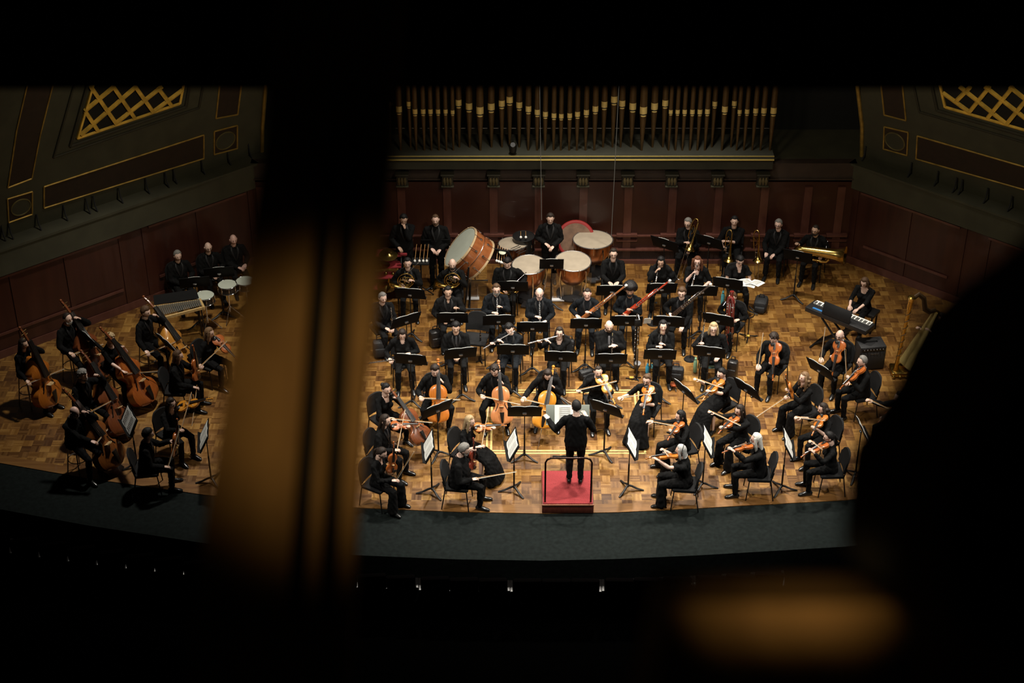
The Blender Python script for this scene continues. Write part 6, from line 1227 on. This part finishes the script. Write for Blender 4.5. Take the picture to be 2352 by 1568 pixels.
for s in (-1, 1):
    o, Pp, gframe, panel, n_ = upper('wall_left_upper' if s < 0 else 'wall_right_upper', BL if s < 0 else BR, dl if s < 0 else dr, nl if s < 0 else nr, s)
    if s < 0:
        pans = [((101, 429), (468, 310), (468, 364), (101, 478)), ((492, 302), (545, 288), (545, 341), (492, 355)), ((17, 457), (74, 440), (74, 492), (20, 511)), ((18, 431), (73, 410), (92, 312), (125, 180), (66, 180), (38, 300)), ((496, 272), (546, 263), (556, 180), (506, 180))]
        circ = [(518, 323, 20), (48, 476, 21)]; edge_g = [(602, 360), (603, 290), (612, 170)]; lat = [(178, 318), (413, 238), (424, 180), (218, 180)]; off0 = (0, 180); sc = 3.267; ox = 0
        segs = [(850, 60, 1010, 295), (1015, 60, 1150, 252), (1185, 70, 1290, 208), (680, 60, 872, 338), (640, 245, 737, 395), (635, 245, 858, 60), (605, 425, 1022, 60), (870, 335, 1218, 60), (1150, 250, 1372, 85)]
    else:
        pans = [((2107, 312), (2460, 414), (2460, 466), (2104, 365)), ((2031, 291), (2086, 304), (2083, 357), (2029, 342)), ((2022, 180), (2071, 180), (2081, 277), (2031, 264))]
        circ = [(2055, 325, 21)]; edge_g = [(1979, 358), (1980, 290), (1966, 170)]; lat = [(2171, 246), (2460, 330), (2460, 180), (2156, 180)]; sc = 3.267; ox = 1740
        segs = [(1480, 180, 1598, 62), (1590, 250, 1742, 62), (1725, 297, 1917, 62), (1870, 340, 2092, 66), (1390, 108, 1590, 252), (1515, 60, 1862, 338), (1705, 60, 2060, 340), (1890, 60, 2200, 310)]
    for i, q in enumerate(pans):
        panel(q, 'inset_panel', brn); gframe(q, .017, gl_, 'gilt_frame')
    for cx_, cy_, r_ in circ:
        t = MB(); c = Pp(cx_, cy_, .012); a1_ = (Pp(cx_ + r_, cy_, .012) - c); a2_ = a1_.normalized().cross(n_).normalized() * a1_.length * .95; t.tube([c + a1_ * math.cos(a) + a2_ * math.sin(a) for a in [2 * PI * i / 32 for i in range(32)]], .014, 6, closed=True); struct(t.build('gilt_roundel', gl_d, o))
        t = MB(); t.add([c] + [c + (a1_ * math.cos(a) + a2_ * math.sin(a)) * .95 for a in [2 * PI * i / 32 for i in range(32)]], [(0, 1 + i, 1 + (i + 1) % 32) for i in range(32)]); struct(t.build('roundel_disc', plaster, o, False))
    t = MB(); t.tube([Pp(x, y, .02) for x, y in edge_g], .04, 8); struct(t.build('gilt_edge', gl_, o))
    # lattice window
    t = MB(); q = [Pp(x, y, .01) for x, y in lat]; t.prism(q, (0, 0, 0), tuple(n_ * -.1)); struct(t.build('lattice_void', win, o, False))
    cx_ = sum(p[0] for p in lat) / 4; cy_ = sum(p[1] for p in lat) / 4
    for k, (ex, m_) in enumerate(((1.13, plaster2), (1.42, plaster2))):
        pts = [(cx_ + (x - cx_) * ex, cy_ + (y - cy_) * ex + (6 if y > 200 else 0)) for x, y in lat]; tt = MB(); q = [Pp(x, y, .01) for x, y in pts]
        for i in range(len(q)): tt.tube([q[i], q[(i + 1) % len(q)]], .035 - .01 * k, 6)
        struct(tt.build('lattice_molding', m_, o, False))
    gb = mat('lattice_gold', (.80, .50, .075), .6, .1, .3, 5); tt = MB(); q = [Pp(x, y, .03) for x, y in lat]
    for i in range(4): tt.tube([q[i], q[(i + 1) % 4]], [(.03, .03)] * 2, 4)
    for x0, y0, x1, y1 in segs: tt.tube([Pp(x0 / sc + ox, y0 / sc + 180, .03), Pp(x1 / sc + ox, y1 / sc + 180, .03)], .045, 4)
    struct(tt.build('gilt_lattice', gb, o, False))
    # small bracket arms standing on the ledge
    brk = [(7, 565), (22, 550), (85, 525), (147, 510), (197, 485), (213, 477), (271, 455), (333, 440), (377, 420), (397, 425), (461, 405), (521, 390), (569, 376)] if s < 0 else [(1990, 372), (2096, 396), (2156, 421), (2199, 431), (2212, 437), (2270, 456), (2325, 475)]
    for i, (x, y) in enumerate(brk):
        p = Pp(x, y, .02); t = MB(); nh = V((n_.x, n_.y, 0)).normalized(); t.tube([V((p.x, p.y, ZL + .012)) + nh * .20, V((p.x, p.y, ZL + .12)) + nh * .12, V((p.x, p.y, ZL + .30)) + nh * .10], .016, 6); tag(t.build('ledge_bracket', mat('bracket_dark', (.01, .01, .01), .8)), 'thin dark bracket on the olive wall ledge, %s from the %s' % (ordw[i], 'picture edge' if s < 0 else 'organ'), 'bracket', 'brackets on the ' + ('bass' if s < 0 else 'harp') + ' side ledge')
# ---- hanging microphone cables
for a, b_, l in (((1239, 150), (1244, 505), 'above the standing timpanist'), ((1424, 150), (1404, 545), 'near the clean shaven player')):
    p0, p1 = aty(*a, YB - .9), aty(*b_, YB - .9); t = MB(); t.tube([p0, p1], .006, 6); e = t.build('hanging_cable', mat('cable_grey', (.16, .16, .15), .5)); tag(e, 'thin grey cable hanging from above ' + l, 'cable', 'hanging cables')
# ---- front row of the audience : dark seats
def make_seat():
    e = empty('theater_seat'); t = MB(); t.rbox((0, .02, .42), (.46, .44, .10), .03); t.build('seat', mat('seat_plush', (.0012, .001, .001), .95, spec=.0), e); t = MB(); t.rbox((0, -.24, .68), (.46, .09, .50), .035, MX.Rotation(R(10), 3, 'X')); t.build('backrest', mat('seat_plush'), e)
    for s in (-1, 1):
        t = MB(); t.rbox((s * .25, -.02, .6), (.05, .40, .04), .012); t.tube([(s * .25, .1, .6), (s * .25, .1, 0)], .015, 8); t.build('armrest', blackwood, e); t = MB(); t.rbox((s * .25, .185, .585), (.045, .012, .10), .004); t.build('arm_cap', mat('arm_cap', (.030, .027, .02), .8), e)
    return e
AS = Proto(make_seat); arcx = [-70, -4, 62, 128, 194, 260, 326, 392, 458, 524, 590, 656, 722, 788, 856, 922, 1000, 1066, 1132, 1210, 1276, 1342, 1420, 1486, 1552, 1630, 1696, 1762]
for i, x in enumerate(arcx):
    y = 1345 - ((x - 1280) / 1000) ** 2 * 62; p = at(x, y, -.5); p.z = -1.05; AS.put(TM(p, R(-(x - 1280) / 1000 * 10)), 'dark theater seat below the stage edge, %s along the front row' % (ordw[i] if i < 26 else ['second to last', 'last'][i - 26]), 'seat', 'front row theater seats')
# ================================================================ dark opening the picture is seen through
fgm = mat('attic_black', (.004, .004, .004), .95); fgw = wood('strut_wood', (.16, .085, .025), (.22, .125, .04), .75, 2, 25, 0)
D = 4.2; a = pw(1176, 205, D); m = MB(); m.box((a.x, a.y + .25, a.z + .8), (6, .5, 1.6)); struct(m.build('beam_ceiling_edge', fgm, None, False))
def slab(nm, pts, d, th, m_):
    b = MB(); q = [pw(x, y, d) for x, y in pts]; ax_ = FW * -th
    b.prism(q, (0, 0, 0), tuple(ax_)); return struct(b.build(nm, m_, None, False))
D2 = 2.3; slab('pillar_strut', [(640, -120), (930, -120), (912, 300), (876, 640), (846, 900), (826, 1200), (806, 1700), (420, 1700), (478, 1250), (524, 930), (580, 600), (622, 300)], D2, .05, fgw)
for a_, b_, l in (((768, 300), (684, 1420), 'nearer the bassists'), ((815, 300), (758, 1420), 'nearer the violins')):
    t = MB(); t.tube([pw(*a_, D2 - .10), pw(*b_, D2 - .10)], .0075, 10); tag(t.build('black_cable', mat('cable_black', (.003, .003, .003), .9)), 'thick black cable hanging in front of the pillar, ' + l, 'cable', 'cables on the pillar')
slab('wall_right_opening', [(2420, 450), (2352, 545), (2290, 596), (2200, 654), (2132, 718), (2082, 795), (2052, 870), (2018, 925), (1975, 985), (1948, 1030), (1940, 1100), (1935, 1250), (1990, 1318), (2085, 1345), (2100, 1700), (2700, 1700), (2700, 470)], 1.5, .35, fgm)
slab('beam_sill', [(1500, 1318), (2120, 1318), (2160, 1700), (1420, 1700)], 1.75, .2, fgw)
# ================================================================ light, world, camera
w = bpy.data.worlds.new('World'); SC.world = w; w.use_nodes = True; w.node_tree.nodes['Background'].inputs[0].default_value = (.9, .85, .75, 1); w.node_tree.nodes['Background'].inputs[1].default_value = .0012
def spot(nm, loc, tgt, e_, size, blend, col, rad=.25):
    l = bpy.data.lights.new(nm, 'SPOT'); l.energy = e_; l.spot_size = R(size); l.spot_blend = blend; l.color = col; l.shadow_soft_size = rad; o = bpy.data.objects.new(nm, l); COL.objects.link(o); o.location = loc
    o.rotation_euler = (V(tgt) - V(loc)).to_track_quat('-Z', 'Y').to_euler(); return o
WARM = (1, .93, .82)
for i, (x, y, tx, ty, e_) in enumerate(((-2.6, -2.2, -1.6, -3.6, 1.0), (1.6, -2.6, .9, -4.0, 1.25), (4.6, -2.2, 3.0, -3.2, .85), (-.8, .9, -.6, -.8, 1.0), (2.2, .9, 2.0, -.6, .95), (0.2, -8.5, .3, -2.5, .55))):
    spot('stage_light', (x, y, 9.5), (tx, ty, 0), 2700 * e_, 66, .8, WARM, .2)
spot('cross_fill_light', (-7.5, -7, 9), (0, -3, 0), 2000, 50, .8, WARM, .25); spot('cross_fill_light', (8.5, -7, 9), (1, -3, 0), 2000, 50, .8, WARM, .25)  # side fill spots added to brighten the pages on the stands
spot('stage_light_left', (-6.0, -1.5, 9.5), (-6.8, -2.0, 0), 2300, 64, .9, WARM, .25)
spot('stage_light_right', (6.6, -1.0, 9.5), (5.6, -1.5, 0), 1000, 60, .9, WARM, .25)
spot('organ_light', (0, -4.5, 8.5), (0, YB + .1, 3.2), 420, 70, .8, (1, .82, .55), .4)
spot('wall_light', (-3, -5, 8), (-8.0, 1.2, 3.3), 520, 60, .9, (1, .88, .62), .4); spot('wall_light', (3, -5, 8), (7.5, 1.8, 3.3), 520, 60, .9, (1, .88, .62), .4)
pp = pw(770, 930, D2); spot('added_glow_spot', pp - FW * 1.1 + V((.35, 0, .35)), pp, 30, 20, 1.0, (1, .68, .28), .05)  # added spot without a fixture, gives the pillar its warm glow
for x_, e_ in ((1690, 3.2), (1810, 5.0), (1930, 5.0)):
    pp = pw(x_, 1362, 1.55); spot('added_glow_spot', pp - FW * .45 + V((-.10, 0, .16)), pp, e_, 12, 1.0, (1, .68, .28), .02)  # unseen small spots added to make the golden patch on the sill
cam = bpy.data.cameras.new('camera'); co = bpy.data.objects.new('camera', cam); COL.objects.link(co); co.location = CAM; co.rotation_euler = (PI / 2 - TH, 0, 0); cam.sensor_width = 36; cam.lens = 36 * F / 2352; cam.clip_start = .05; cam.clip_end = 200
cam.dof.use_dof = True; cam.dof.focus_distance = 31; cam.dof.aperture_fstop = 2.2; SC.camera = co
SC.view_settings.view_transform = 'Standard'; SC.view_settings.look = 'None'; SC.view_settings.exposure = 0; SC.view_settings.gamma = 1; SC.view_settings.use_curve_mapping = False
SC.cycles.use_denoising = True; SC.cycles.max_bounces = 5; SC.cycles.diffuse_bounces = 3; SC.cycles.glossy_bounces = 3; SC.cycles.transparent_max_bounces = 8; SC.cycles.sample_clamp_indirect = 4
run_unions()
bpy.context.view_layer.update()
